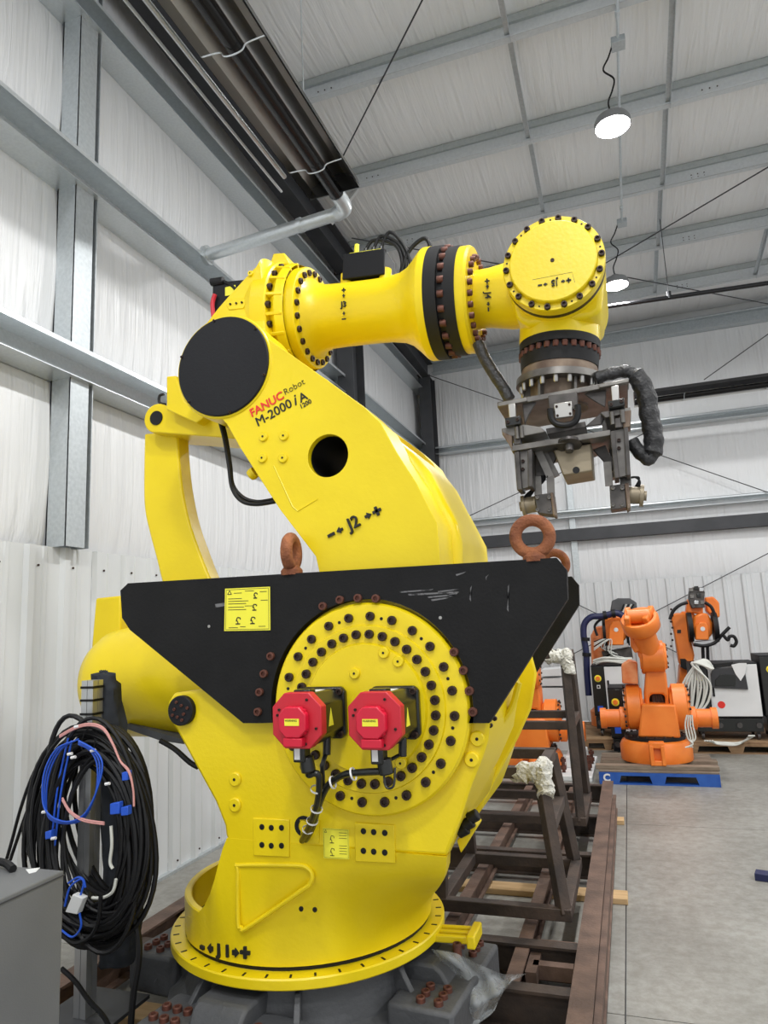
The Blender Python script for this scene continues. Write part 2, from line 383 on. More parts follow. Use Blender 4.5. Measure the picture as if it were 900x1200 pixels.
# sag angles between purlins
sx = [P(600, 69, Z=zroof(5.7)).x, P(790, 17, Z=zroof(5.6)).x]
sx += [sx[1]+(sx[1]-sx[0])*k for k in (1, 2, 3)]
for X_ in sx:
    for a, c in zip(PY, PY[1:]):
        b = B().bar((X_, a+.01, zroof(a)+.17), (X_, c-.005, zroof(c)+.03), .05, .006).bar((X_+.022, a+.01, zroof(a)+.15), (X_+.022, c-.005, zroof(c)+.01), .006, .05)
        obj('sag_angle', b, 'galv_dull', ceil)
# wall wires / rod bracing
def wire(label, p, q, r=.008, m='dark_steel'):
    o = obj('brace_cable', B().tube([p, q], r, 6), m); return tag(o, label, 'cable')
YB = YW-.16
wire('long brace cable running down the back wall from the dark corner column', P(503, 440, Y=YB), P(900, 577, Y=YB))
wire('brace cable climbing the back wall above the rail beam beside the gripper', P(545, 607, Y=YB), P(772, 500, Y=YB-.02))
wire('brace cable high on the back wall above the horizontal tube heater', P(825, 445, Y=YB), P(905, 388, Y=YB))
wire('brace cable crossing the ribbed liner behind the orange robots', P(655, 775, Y=YB+.05), P(905, 646, Y=YB+.05))
wire('brace cable sloping down the ribbed liner beside the black side plate', P(668, 704, Y=YB+.09), P(800, 768, Y=YB+.09))
def rw(p, q, label):
    a = P(*p, Z=6.8); c = P(*q, Z=6.8)
    f = lambda px: (lambda g: g)(P(px[0], px[1], Z=zroof(P(px[0], px[1], Z=6.75).y)-.015))
    wire(label, f(p), f(q))
rw((497, -4), (400, 187), 'roof brace cable passing the end of the black tube heater')
rw((905, 193), (690, 320), 'roof brace cable passing behind the round wrist joint of the yellow robot')
rw((735, 325), (905, 357), 'roof brace cable below the far hanging lamp')
rw((412, 279), (600, 312), 'roof brace cable behind the yellow forearm')
# conduit + lamps ------------------------------------------------------
XC = .40
t = thing('lamp_conduit', (XC, 5.94, zroof(5.94)-.04), 'thin metal conduit with square junction boxes under the roof purlins', 'conduit')
obj('pipe', B().tube([(XC, YN, zroof(YN)-.03), (XC, 8.8, zroof(8.8)-.03)], .014, 8), 'galv', t)
JY = [5.94-2.86, 5.94, 8.79]
for y in JY:
    obj('junction_box', B().bb((XC-.06, y-.06, zroof(y)-.08), (XC+.06, y+.06, zroof(y)-.015)), 'galv_dull', t, bevel=.004)
    obj('coupling', B().cyl((XC, y-.34, zroof(y-.3)-.035), (XC, y-.27, zroof(y-.3)-.03), .02), 'galv', t)
def lamp(x, y, z, label, cord=None, group=None):
    t = thing('high_bay_lamp', (x, y, z), label, 'lamp', group)
    obj('lamp_housing', B().lathe([(.0, .14), (.05, .14), (.06, .10), (.14, .085), (.158, .05), (.158, .0), (.15, 0)], (x, y, z), (0, 0, 1), 32, cap=False), 'lamp_body', t)
    obj('lens', B().lathe([(0, -.012), (.10, -.01), (.149, .004), (.149, .02)], (x, y, z), (0, 0, 1), 32, cap=False), 'lamp_glow', t)
    obj('hook', B().tube([(x+.018*math.cos(a), y, z+.155+.018*math.sin(a)) for a in [PI*2*i/12 for i in range(12)]], .004, 6, True), 'galv', t)
    if cord: obj('cord', B().tube(spline(cord, 6), .008, 6), 'black_rubber', t)
    ld = bpy.data.lights.new('lamp_light', 'AREA'); ld.shape = 'DISK'; ld.size = .28; ld.energy = LAMP_POWER; ld.color = (1, .995, .985)
    lo = bpy.data.objects.new('lamp_light', ld); link(lo, t, Matrix.Translation((x, y, z-.03)))
l1 = P(718, 149, Z=6.02); l2 = P(722, 335, Z=5.88)
def cordpts(l, y, pix, z0):
    a = V((XC-.05, y, zroof(y)-.05)); n = 6; out = []
    for i in range(n+1):
        f = i/n; p = a.lerp(l+V((0, 0, .14)), f); p.x += .03*math.sin(i*2.3)*(0 < i < n)-.06*math.sin(PI*min(1, f*2.2))*(f < .45); out.append(p)
    return out
lamp(l1.x, l1.y, l1.z, 'glaring round high bay lamp hung between the second pair of purlins', cordpts(l1, 5.94, 0, 0))
lamp(l2.x, l2.y, l2.z, 'round high bay lamp hanging behind the round yellow wrist joint', cordpts(l2, 8.79, 0, 0))
for (x, y) in ((.29, 3.0), (.29, .0), (.29, -2.6), (5.6, 9.0), (5.6, 6.0), (5.6, 3.0), (5.6, 0), (-2.4, -.5)):
    lamp(x, y, 5.9 if y > 7 else 6.0, 'round high bay lamp further along the hall roof', group='high bay lamps along the hall')
# tube heaters -----------------------------------------------------------
def heater(o, d, L, label, side, detail=True):
    """radiant tube heater: black tube under a bright reflector hood"""
    o, d = V(o), V(d).normalized(); s = V(side); up = V((0, 0, 1))
    t = thing('tube_heater', o, label, 'heater'); e = o+d*L
    obj('heater_tube', B().cyl(o-d*.12, e, .055, n=24), 'heater_black', t)
    def hood(k, th, m, name):
        pr = [(-.21, -.03), (-.19, .045), (-.09, .125), (.09, .125), (.19, .045), (.21, -.03)]
        b = B()
        for q in range(len(pr)-1):
            a1, c1 = pr[q], pr[q+1]
            A = o+s*a1[0]*k+up*(a1[1]+th); C_ = o+s*c1[0]*k+up*(c1[1]+th)
            b.add([A, C_, C_+d*L, A+d*L], [(0, 1, 2, 3)])
        obj(name, b, m, t, fix=False)
    hood(1, 0, 'reflector', 'reflector'); hood(1.03, .008, 'heater_black', 'hood')
    obj('end_cap', B().prism([o+s*x+up*z for x, z in ((-.21, -.03), (-.19, .045), (-.09, .125), (.09, .125), (.19, .045), (.21, -.03))], d*.01), 'heater_black', t)
    k = .35
    while k < L:
        c = o+d*k
        obj('hanger', B().tube(spline([c+s*-.21+up*-.02, c+s*-.09+up*-.03, c+s*-.06+up*-.065, c+up*-.075, c+s*.06+up*-.065, c+s*.09+up*-.03, c+s*.21+up*-.02], 4), .005, 6), 'galv', t); k += 1.15
    return t
hx, hz = -1.86, 5.09
t = heater((hx, 4.62, hz), (0, -1, 0), 7.4, 'black tube heater with mirror reflector hung along the end wall', (-1, 0, 0))
e0 = V((hx, 4.72, hz)); e1 = V((hx, 4.88, hz-.02))
obj('elbow', B().tube(spline([(hx, 4.66, hz), (hx, 4.78, hz), (hx-.02, 4.87, hz-.005), (hx-.10, 4.9, hz-.01)], 5), .062, 16), 'galv', t)
obj('flue_pipe', B().cyl((hx-.08, 4.9, hz-.01), (XW+.12, 4.9, 4.99), .055, n=20).cyl((-2.27, 4.9, 5.06), (-2.31, 4.9, 5.055), .062, n=20), 'galv', t)
obj('pipe_clamp', B().cyl((XW+.10, 4.9, 4.99), (XW+.14, 4.9, 4.99), .085, n=20), 'galv_dull', t)
for yy in (4.2, 1.2): obj('chain', B().tube([(hx-.05, yy, hz+.1), (hx-.05, yy, zroof(yy)+.05)], .006, 5), 'galv', t)
obj('gas_pipe', B().tube([(hx-.32, 4.4, hz+.06), (hx-.32, YN, hz+.06)], .018, 8).tube([(hx-.40, 4.5, hz+.02), (hx-.40, YN, hz+.02)], .01, 8), 'galv', t)
t = heater((9.5, 11.0, 4.93), (-1, 0, 0), 9.1, 'black tube heater hung along the back wall behind the gripper', (0, -1, 0))
g0, g1 = P(700, 361, Y=9.), P(905, 331, Y=9.); g1 = g0+(g1-g0)*3
t = thing('gas_pipe', g0, 'thin black gas pipe slung under the roof beside the wrist joint', 'pipe')
obj('pipe', B().tube([g0, g1], .028, 10), 'heater_black', t)
c = P(784, 348, Y=9.); obj('hanger_rod', B().tube([c, V((c.x, c.y, zroof(c.y)+.02))], .005, 5), 'dark_steel', t); obj('hanger_clip', B().cyl(c-V((0, 0, .02)), c+V((0, 0, .07)), .03, n=10), 'dark_steel', t)
c = P(388, 262, X=-3.0)
obj('flange_brace', B().bar(c, c+V((.42, 0, .42)), .05, .03), 'white', wl)
# ================================================================== YELLOW ROBOT
RC = V((-1.446, 3.007, .47))       # swivel axis at ring
robot = thing('industrial_robot', (RC.x, RC.y, .16), 'huge yellow robot arm with black side plates and two red motors', 'robot')
YF = 2.40
J2 = V((-.91, YF, 1.418))
def slab(name, px, y, depth, m, parent, bevel=0., **k):
    return obj(name, B().prism(PL(px, Y=y), (0, depth, 0)), m, parent, bevel, **k)
def prism_hole(outer, holes, vec):
    """outline with round openings, extruded"""
    import bmesh
    bm = bmesh.new(); vec = V(vec); loops = []
    for lp in [outer]+holes:
        vs_ = [bm.verts.new(p) for p in lp]; loops.append([bm.edges.new((vs_[i], vs_[(i+1) % len(vs_)])) for i in range(len(vs_))])
    edges = [e for l in loops for e in l]
    bmesh.ops.triangle_fill(bm, use_beauty=True, edges=edges)
    g = bmesh.ops.extrude_face_region(bm, geom=bm.faces[:])
    bmesh.ops.translate(bm, vec=vec, verts=[x for x in g['geom'] if isinstance(x, bmesh.types.BMVert)])
    bm.verts.index_update(); b = B(); b.v = [tuple(v.co) for v in bm.verts]; b.f = [tuple(v.index for v in f.verts) for f in bm.faces]; bm.free(); return b
def arc(c, r, a0, a1, n=24): return [V((c[0]+r*math.cos(a0+(a1-a0)*i/n), c[1], c[2]+r*math.sin(a0+(a1-a0)*i/n))) for i in range(n+1)]
# ---- grey base casting
base = obj('base_casting', B().lathe([(.0, .17), (.60, .17), (.60, .22), (.53, .27), (.50, .40), (.55, .415), (.55, .432), (0, .432)], (RC.x, RC.y, 0), (0, 0, 1), 56, cap=False), 'cast_grey', robot)
for k in range(8):
    a = k*PI/4+.35; d = V((math.cos(a), math.sin(a), 0)); s_ = V((-d.y, d.x, 0)); o = V((RC.x, RC.y, 0))
    obj('gusset', B().prism([o+d*.48+V((0, 0, .40))-s_*.012, o+d*.54+V((0, 0, .40))-s_*.012, o+d*.68+V((0, 0, .23))-s_*.012, o+d*.68+V((0, 0, .18))-s_*.012, o+d*.48+V((0, 0, .18))-s_*.012], s_*.024), 'cast_grey', base, .004)
def footpad(a, r0, w_, L):
    d = V((math.cos(a), math.sin(a), 0)); s_ = V((-d.y, d.x, 0)); o = V((RC.x, RC.y, 0)); M = Matrix((d, s_, V((0, 0, 1)))).transposed()
    f = obj('foot', B().box(o+d*(r0+L/2)+V((0, 0, .25)), (L, w_, .16), M), 'cast_grey', base, .015)
    f2 = obj('foot_block', B().prism([o+d*(r0-.08)-s_*.11+V((0, 0, z_)) for z_ in (.18, .392)]+[o+d*(r0+.12)-s_*.11+V((0, 0, .392)), o+d*(r0+.15)-s_*.11+V((0, 0, .37)), o+d*(r0+.27)-s_*.11+V((0, 0, .18))], s_*.22), 'cast_grey', base, .012)
    pts = [o+d*(r0+.12+.07*i)+s_*((j-.5)*w_*.68+(k-1)*.05)+V((0, 0, .33)) for i in range(2) for j in range(2) for k in range(3)]
    bolts(f, pts, (0, 0, 1), .018, 'bolt_rust', .018)
for a in (-1.67, -.10, 1.47, 3.04): footpad(a, .50, .60, .26)
obj('base_bracket', B().prism(PL([(503, 1130), (512, 1112), (538, 1116), (548, 1150), (540, 1200), (505, 1200)], Y=2.95), (0, .06, 0)), 'cast_grey', base, .008)
c = P(536, 1116, Y=2.93); bolts(base, [c], (0, 0, 1), .018, 'bolt_rust', .035)
# ---- swivel ring with slots
ring = obj('swivel_ring', B().lathe([(.50, -.04), (.585, -.04), (.59, -.035), (.59, -.005), (.585, 0), (.44, 0), (.44, -.04)], RC, (0, 0, 1), 96, cap=False), 'yellow', robot)
sm = mesh_of('slot', B().bb((-.012, -.004, 0), (.012, .004, .004)), 'black_rubber')
for k in range(40):
    a = 2*PI*k/40; d = V((math.cos(a), math.sin(a), 0)); inst('slot', sm, ring, mrot(RC+d*.566-V((0, 0, .0025)), d, V((-d.y, d.x, 0)), (0, 0, 1)))
obj('seal_groove', B().lathe([(.528, .001), (.528, .014), (.50, .014)], RC, (0, 0, 1), 72, cap=False), 'black_rubber', robot)
# tail lug with three bars on the right of the ring
c0, c1 = P(515, 1094, Z=.44), P(556, 1096, Z=.44)
lug = B()
for k in (-1, 0, 1): lug.bar(c0+V((-.05, .045*k, 0)), c1+V((0, .045*k, 0)), .022, .03)
lug.bar(c1+V((0, -.075, 0)), c1+V((0, .075, 0)), .035, .05)
obj('stop_lug', lug, 'yellow', robot, .006)
# ---- turret: lower body lofted from the round skirt to the flat front
def sect(z, xl, xr, yf, yb, n, N=72):
    cx, cy, a, c_ = (xl+xr)/2, (yf+yb)/2, (xr-xl)/2, (yb-yf)/2; out = []
    for i in range(N):
        t = 2*PI*i/N; ct, st = math.cos(t), math.sin(t)
        out.append(V((cx+a*math.copysign(abs(ct)**(2/n), ct), cy+c_*math.copysign(abs(st)**(2/n), st), z)))
    return out
S = [(.486, -1.56, -1.05, 2.68, 3.54, 2.2), (.55, -1.56, -1.04, 2.68, 3.545, 2.4), (.62, -1.55, -.99, 2.67, 3.555, 2.8), (.72, -1.54, -.90, 2.64, 3.56, 3.4), (.83, -1.54, -.80, 2.58, 3.56, 6), (.95, -1.54, -.66, 2.47, 3.56, 12), (1.06, -1.54, -.62, 2.47, 3.56, 20)]
b = B(); N = 72
for s_ in S: b.v += [tuple(p) for p in sect(*s_)]
for q in range(len(S)-1):
    for i in range(N): b.f.append((q*N+i, q*N+(i+1) % N, (q+1)*N+(i+1) % N, (q+1)*N+i))
b.f.append(tuple(range((len(S)-1)*N, len(S)*N)))
turret = obj('turret', b, 'yellow', robot, ang=40)
obj('skirt', B().lathe([(.531, .0), (.533, .135), (.528, .14), (.508, .14), (.503, .135), (.503, 0)], (RC.x, RC.y, .486), (0, 0, 1), 72, cap=False), 'yellow', robot)
left = [(203, 812), (196, 824), (198, 842), (207, 857), (228, 896), (252, 940), (263, 968), (264, 978), (266, 984), (270, 988)]
rf = [(524, 1003), (540, 960), (553, 919), (565, 888), (571, 868), (573, 848), (572, 800), (545, 715), (490, 690), (330, 695), (290, 770), (250, 806)]
rr = [(527, 1000), (541, 972), (556, 943), (585, 890), (603, 850), (611, 800), (600, 760), (565, 715), (500, 695)]
fr = PL(left, Y=2.45)+PL(rf, Y=2.45)
def back(p, y): return V((p.x, y, p.z))
bk = [back(p, 2.75) for p in PL(left, Y=2.45)]+PL(rr, Y=2.75)+[back(p, 2.75) for p in PL(rf[9:], Y=2.45)]
cheek = obj('turret_cheek', B().prism(fr, (0, 0, 0), bk), 'yellow', robot, .012)
# the far cheek mirrors the near one about the robot's middle plane
YM = 3.0
obj('turret_cheek', B().prism([V((p.x, 2*YM-p.y, p.z)) for p in fr], (0, 0, 0), [V((p.x, 2*YM-p.y, p.z)) for p in bk]), 'yellow', robot, .012)
# raised rim beside the plate and curved slot
obj('cheek_rib', B().tube(spline(PL([(608, 800), (600, 828), (584, 852), (572, 866)], Y=2.62), 5), .012, 8), 'yellow', cheek)
bolts(cheek, PL([(580, 842), (575, 850)], Y=2.47), (0, -1, 0), .008, 'bolt_dark')
# pads with holes, labels, ridge
def pad(px, holes):
    o = slab('access_pad', px, 2.452, -.008, 'yellow', turret, .003)
    hm = B(); 
    bolts(o, PL(holes, Y=2.444), (0, -1, 0), .0105, 'black_rubber', .0025, 'hole', 10, False)
pad([(297, 958), (340, 960), (340, 1004), (298, 1002)], [(307, 969), (318, 970), (330, 970), (307, 990), (318, 991), (330, 991)])
pad([(416, 963), (463, 966), (464, 1011), (417, 1009)], [(426, 974), (438, 975), (451, 976), (426, 997), (438, 998), (451, 999)])
bolts(turret, PL([(353, 1065), (369, 1066)], Y=2.452), (0, -1, 0), .009, 'black_rubber', .003, 'hole', 10, False)
rp = PL([(281, 1014), (345, 1014), (360, 1017), (366, 1026), (363, 1036), (354, 1043), (290, 1087), (283, 1087), (279, 1080), (279, 1020)], Y=2.4535)

# raised apron: the skirt wall climbs from the low left opening into the flat front face
def oncyl(x, y, r):
    p = P(x, y, Y=2.6)
    for _ in range(12):
        dx = max(-.999, min(.999, (p.x-RC.x)/r)); p = P(x, y, Y=RC.y-r*math.sqrt(1-dx*dx))
    return p
YA0 = 2.4488
apx = [(219.5, 1073), (223, 1075), (228, 1073), (234, 1068), (240, 1061), (246, 1048)]
tops = []; angs = []
for x, y in apx:
    p = oncyl(x, y, .534); an = math.atan2(p.y-RC.y, p.x-RC.x); tops.append(V((RC.x+.535*math.cos(an), RC.y+.535*math.sin(an), p.z))); angs.append(an)
for x, y in ((251, 1032), (256, 1012), (261, 994), (266, 982)): tops.append(P(x, y, Y=YA0)); angs.append(None)
for k in range(1, 15): tops.append(P(266, 982, Y=YA0).lerp(P(523.5, 1004, Y=YA0), k/14)); angs.append(None)
for x, y, yy in ((525.5, 1001.5, 2.55), (527, 999.5, 2.65), (528, 998, 2.76), (528, 997, 2.95)): tops.append(P(x, y, Y=yy)); angs.append(None)
aa, ab = angs[5], math.radians(12); nn = len(tops)-6
for k in range(nn): angs[6+k] = aa+(ab-aa)*((k+1)/nn)
angs = [a_ if a_ < 0 else a_-2*PI for a_ in angs]
aa = angs[5]
for k in range(nn): angs[6+k] = aa+(ab-aa)*((k+1)/nn)
b = B(); LV = 9
for tp, an in zip(tops, angs):
    bt = V((RC.x+.535*math.cos(an), RC.y+.535*math.sin(an), .487))
    for q in range(LV):
        f = q/(LV-1); g = f*f*(3-2*f)
        c_ = V((bt.x+(tp.x-bt.x)*g, bt.y+(tp.y-bt.y)*g, bt.z+(tp.z-bt.z)*f)); b.v.append(tuple(c_))
    inn = V((RC.x, RC.y, 0))-tp; inn.z = 0; inn.normalize(); b.v.append(tuple(tp+inn*.03)); b.v.append(tuple(V((bt.x, bt.y, .6))+inn*.045))
K_ = LV+2
for i in range(len(tops)-1):
    for q in range(K_-1): b.f.append((i*K_+q, (i+1)*K_+q, (i+1)*K_+q+1, i*K_+q+1))
apron = obj('apron', b, 'yellow', robot, ang=50)
obj('recess_ridge', B().tube(spline(rp, 4, True), .0085, 8, True), 'yellow', apron)
def boss(parent, px, y, r=.026, hole=True):
    p = P(*px, Y=y); o = obj('boss', B().lathe([(r, -.01), (r, .006), (r*.85, .010), (0, .010)], p, (0, -1, 0), 24, cap=False), 'yellow', parent)
    if hole: bolts(o, [p+V((0, -.010, 0))], (0, -1, 0), r*.22, 'black_rubber', .002, 'hole', 8, False)
for q in ((276, 913), (276, 943), (559.5, 865.5), (553, 890)): boss(cheek, q, 2.45)
def sticker(parent, px, y, rows, figs, name='warning_label'):
    q = PL(px, Y=y); o = obj(name, B().prism(q, (0, -.0015, 0)), 'label_yellow', parent)
    tl, tr, br, bl = q; n = V((0, -.0022, 0)); pr = B()
    def Q(u, v): return tl.lerp(tr, u).lerp(bl.lerp(br, u), v)+n
    def r(u, v, w_, h): pr.add([Q(u, v), Q(u+w_, v), Q(u+w_, v+h), Q(u, v+h)], [(0, 1, 2, 3)])
    def li(u0, v0, u1, v1, t=.006):
        a, c_ = Q(u0, v0), Q(u1, v1); d = (c_-a).normalized(); s_ = V((-d.z, 0, d.x))*t*(tr-tl).length
        pr.add([a-s_, c_-s_, c_+s_, a+s_], [(0, 1, 2, 3)])
    for (u, v, w_) in rows: r(u, v, w_, .014)
    for (u, v, s_) in figs:      # little line drawings of an arm
        pts = [(0, 1), (0, .55), (-.35, .1), (-.1, -.5), (.5, -.4), (.55, 0)]
        for a, c_ in zip(pts, pts[1:]): li(u+a[0]*s_, v+a[1]*s_, u+c_[0]*s_, v+c_[1]*s_, .011)
        li(u-.5*s_, v+s_, u+.5*s_, v+s_, .012); li(u-.45*s_, v+.4*s_, u-.15*s_, v+.1*s_, .008)
    for e in (((.03, .03), (.97, .03)), ((.97, .03), (.97, .97)), ((.97, .97), (.03, .97)), ((.03, .97), (.03, .03))): li(*e[0], *e[1], .004)
    tri = [(.06, .14), (.105, .05), (.15, .14)]
    for a, c_ in zip(tri, tri[1:]+tri[:1]): li(*a, *c_, .007)
    obj('print', pr, 'print_black', o, fix=False); return o
sticker(turret, [(378.5, 970), (409, 972), (409.5, 1007), (379.5, 1005.5)], 2.449, [(.62, .12+.09*i, .3) for i in range(3)]+[(.62, .55+.09*i, .3) for i in range(4)], [(.34, .32, .16), (.34, .74, .16)])
# rubber bumper on the right shoulder
bp = P(545, 964, Y=2.62)
bo = obj('bumper_bracket', B().prism(PL([(535, 985), (556, 962), (560, 968), (540, 1000)], Y=2.60), (0, .08, 0)), 'yellow', robot, .004)
for k in range(3):
    obj('bumper', B().cyl(P(537+6*k, 976-8*k, Y=2.58), P(548+6*k, 970-8*k, Y=2.58), .021, n=14), 'black_rubber', bo, .004)
# black round cover on the left lobe
lc = P(213.5, 832.5, Y=2.44)
cov = obj('round_cover', B().lathe([(.058, -.02), (.058, .012), (.055, .015), (0, .015)], lc, (0, -1, 0), 40, cap=False), 'black_cover', robot)
bolts(cov, [lc+V((.037*math.cos(a)*k, -.015, .037*math.sin(a)*k)) for a, k in ((.3, 1), (1.2, .6), (2, 1), (2.9, .7), (3.6, 1), (4.3, .7), (5, 1), (5.7, .6))], (0, -1, 0), .006, 'bolt_rust')
# rear barrel
bc = V((-2.0, 3.0, 1.485))
bar_ = obj('balancer_barrel', B().lathe([(0, -.60), (.13, -.59), (.21, -.56), (.255, -.49), (.27, -.40), (.27, .45)], bc, (1, 0, 0), 48, cap=False), 'yellow', robot, ang=50)
obj('barrel_plate', B().prism(PL([(112, 701), (141, 698), (141, 770), (106, 770)], Y=3.1), (0, .12, 0)), 'yellow', bar_, .01)
obj('drip_tray', B().prism(PL([(142, 852), (188, 868), (215, 872), (212, 866), (150, 848)], Y=2.78), (0, .3, 0)), 'cast_grey', bar_)
obj('cable', B().tube(spline(PL([(188, 868), (205, 878), (222, 893), (232, 899)], Y=2.72), 6), .012, 8), 'black_rubber', bar_)
# ---- black side plates
def plate_outline():
    a = [(150, 683.5), (400, 668.5), (628, 655), (652, 653.5), (664, 668), (665, 702), (573, 847.5), (549, 847.5)]
    c_ = [(307, 847.5), (285, 847.5), (152, 738), (143, 724), (141, 692)]
    pa = PL(a, Y=YF); pc = PL(c_, Y=YF); r = .385; j = J2
    a0 = math.asin((pa[-1].z-j.z)/r) if abs(pa[-1].z-j.z) < r else 0
    ar = arc(j, r, a0, PI-a0, 36)
    return pa+ar+pc
po = plate_outline()
pf = obj('side_plate', B().prism(po, (0, .05, 0)), 'black_plate', robot, .004, label='black steel side plate')
rearp = [V((p.x*1.0-.035, 0, p.z)) for p in po]
obj('side_plate', B().prism([V((p.x, 3.55, p.z)) for p in rearp], (0, .05, 0)), 'black_plate', robot, .004, label='black steel side plate')
bolts(pf, PL([(379, 710.5), (399, 703), (420, 701), (441, 701.5), (318, 769), (310, 789.5), (305, 811), (303, 834), (532.5, 764), (543.5, 785.5), (550.5, 809.5), (554.5, 834)], Y=YF), (0, -1, 0), .0155, 'bolt_rust', .014)
sticker(pf, [(264, 690), (316.5, 687.5), (317, 738.5), (263, 739.5)], YF-.001, [(.08, .24, .3), (.08, .30, .45), (.08, .36, .4), (.08, .44, .35), (.08, .50, .4), (.2, .11, .18), (.45, .07, .2), (.78, .1, .15), (.8, .3, .15), (.45, .42, .2), (.1, .92, .2), (.35, .9, .12), (.75, .9, .15)], [(.68, .17, .08), (.66, .44, .09), (.3, .74, .1), (.62, .74, .1)])
for q in ((245, 734), (516, 724), (397, 745)):
    bolts(pf, [P(*q, Y=YF)], (0, -1, 0), .006, 'steel_bright', .002, 'hole', 8, False)
# scuffed paint on the right half of the plate (thin worn film)
for q, w_, h in (((488, 692), 40, 1.6), ((508, 695), 60, 2), ((518, 698), 34, 1.8), ((526, 691.5), 26, 1.5), ((516, 701.5), 22, 2), ((532, 696), 12, 3), ((540, 672), 12, 2), ((552, 695), 2, 16), ((596, 700), 2, 30), ((571, 676), 4, 4), ((262, 708), 20, 4)):
    obj('paint_scuff', B().prism(PL([(q[0]-w_/2, q[1]-h/2+2), (q[0]+w_/2, q[1]-h/2-1), (q[0]+w_/2-3, q[1]+h/2-1), (q[0]-w_/2+1, q[1]+h/2+2)], Y=YF-.0002), (0, -.0006, 0)), 'scuff', pf)
# lifting eyes
def eye(px, y, r, t_, rot, n=28):
    p = P(*px, Y=y); p.z = min(p.z, 1.893 if y > 3 else 9); d = V((math.cos(rot), math.sin(rot), 0)); c_ = p+V((0, 0, r+t_*.9))
    e = obj('lifting_eye', B().tube([c_+d*(r*math.cos(2*PI*i/n))+V((0, 0, r*math.sin(2*PI*i/n))) for i in range(n)], t_, 12, True).lathe([(t_*1.8, -.01), (t_*1.8, .008), (t_*1.3, .022), (t_*.7, .035)], p, (0, 0, 1), 16), 'rust', robot, label='rusty lifting eye')
eye((626, 655), 2.43, .058, .0215, .15); eye((650, 667), 3.57, .058, .0215, .25); eye((342, 671), 2.43, .056, .0235, 1.68)
# ---- J2 reducer disc
jd = V((J2.x, YF, J2.z))
disc = obj('shoulder_disc', B().lathe([(.372, -.06), (.372, -.012), (.364, 0), (.345, .004), (.292, .004), (.288, .012), (.228, .012), (.222, .026), (.10, .03), (0, .03)], jd, (0, -1, 0), 96, cap=False), 'yellow', robot, ang=25)
bolts(disc, circ(jd+V((0, -.004, 0)), .322, 24, a0=.09), (0, -1, 0), .0165, 'bolt_dark', .015)
bolts(disc, circ(jd+V((0, -.012, 0)), .258, 32, a0=.1), (0, -1, 0), .0165, 'bolt_dark', .017)
bolts(disc, circ(jd+V((0, -.004, 0)), .318, 12, a0=.22), (0, -1, 0), .006, 'black_rubber', .002, 'hole', 8, False)
for q in ((416, 789), (450, 765), (467, 775), (470, 894)): boss(disc, q, YF-.03, .02)
# two servo motors
def motor(px, label):
    c_ = P(*px, Y=2.37); yb, yf = 2.368, 2.14
    oct_ = lambda h, ch, y: [V((c_.x+u*h, y, c_.z+v*h)) for u, v in ((-1, -ch), (-1, ch), (-ch, 1), (ch, 1), (1, ch), (1, -ch), (ch, -1), (-ch, -1))]
    fl = obj('motor_flange', B().prism(oct_(.089, .82, yb), (0, -.028, 0)), 'black_gloss', robot, .006)
    bolts(fl, [V((c_.x+u*.072, yb-.028, c_.z+v*.072)) for u in (-1, 1) for v in (-1, 1)], (0, -1, 0), .012, 'bolt_dark', .012)
    bd = obj('motor_body', B().prism(oct_(.083, .58, yb-.02), (0, yf+.04-yb, 0)), 'black_gloss', robot, .004)
    obj('terminal_block', B().bb((c_.x-.03, yf+.04, c_.z+.07), (c_.x+.03, yf+.09, c_.z+.095)), 'black_gloss', bd, .004)
    obj('nameplate', B().bb((c_.x-.055, yf+.10, c_.z+.0825), (c_.x+.03, yf+.17, c_.z+.0837)), 'white', bd)
    tri = [V((c_.x+.0835, 2.21, c_.z-.028)), V((c_.x+.0835, 2.25, c_.z-.028)), V((c_.x+.0835, 2.23, c_.z+.03))]
    obj('warning_triangle', B().prism(tri, (.001, 0, 0)), 'label_yellow', bd)
    rc_ = obj('motor_cover', B().prism(oct_(.089, .5, yf+.042), (0, -.042, 0)), 'red', robot, .003, label='red octagonal motor cover')
    bolts(rc_, [V((c_.x+u*.07, yf, c_.z+v*.07)) for u, v in ((.55, .95), (-1, .25), (1, -.35), (-.55, -.95), (-.9, .5), (.45, -1.05))], (0, -1, 0), .0045, 'bolt_dark')
    e = V((c_.x-.003, yf, c_.z-.002))
    oc2 = lambda h, ch, y: [V((e.x+u*h, y, e.z+v*h)) for u, v in ((-1, -ch), (-1, ch), (-ch, 1), (ch, 1), (1, ch), (1, -ch), (ch, -1), (-ch, -1))]
    cp = obj('encoder_cap', B().prism(oc2(.049, .5, yf), (0, -.03, 0), None), 'red_cap', robot, .004, label='red encoder cap')
    bolts(cp, [V((e.x+u*.047, yf-.008, e.z+v*.047)) for u, v in ((.75, .75), (-.75, .75), (.75, -.75), (-.75, -.75))], (0, -1, 0), .006, 'red_cap', .012, 'lug', 8)
    lb = obj('cap_label', B().bb((e.x-.026, yf-.0315, e.z-.010), (e.x+.026, yf-.03, e.z+.012)), 'label_yellow', cp)
    text(lb, 'WARNING', (e.x-.002, yf-.0322, e.z+.006), (1, 0, 0), (0, 0, 1), .009, depth=.0006, name='print')
    text(lb, 'L-CX17', (e.x-.006, yf-.0322, e.z-.004), (1, 0, 0), (0, 0, 1), .008, depth=.0006, name='print') if False else None
    obj('cable_clip', B().bb((e.x-.034, yf-.03, c_.z-.079), (e.x+.034, yf, c_.z-.052)), 'red_cap', rc_, .003)
    obj('plug', B().bb((e.x-.006, yf-.022, c_.z-.054), (e.x+.008, yf-.01, c_.z-.04)), 'black_rubber', rc_)
    return c_
m1 = motor((381, 834), ''); m2 = motor((465, 834), '')
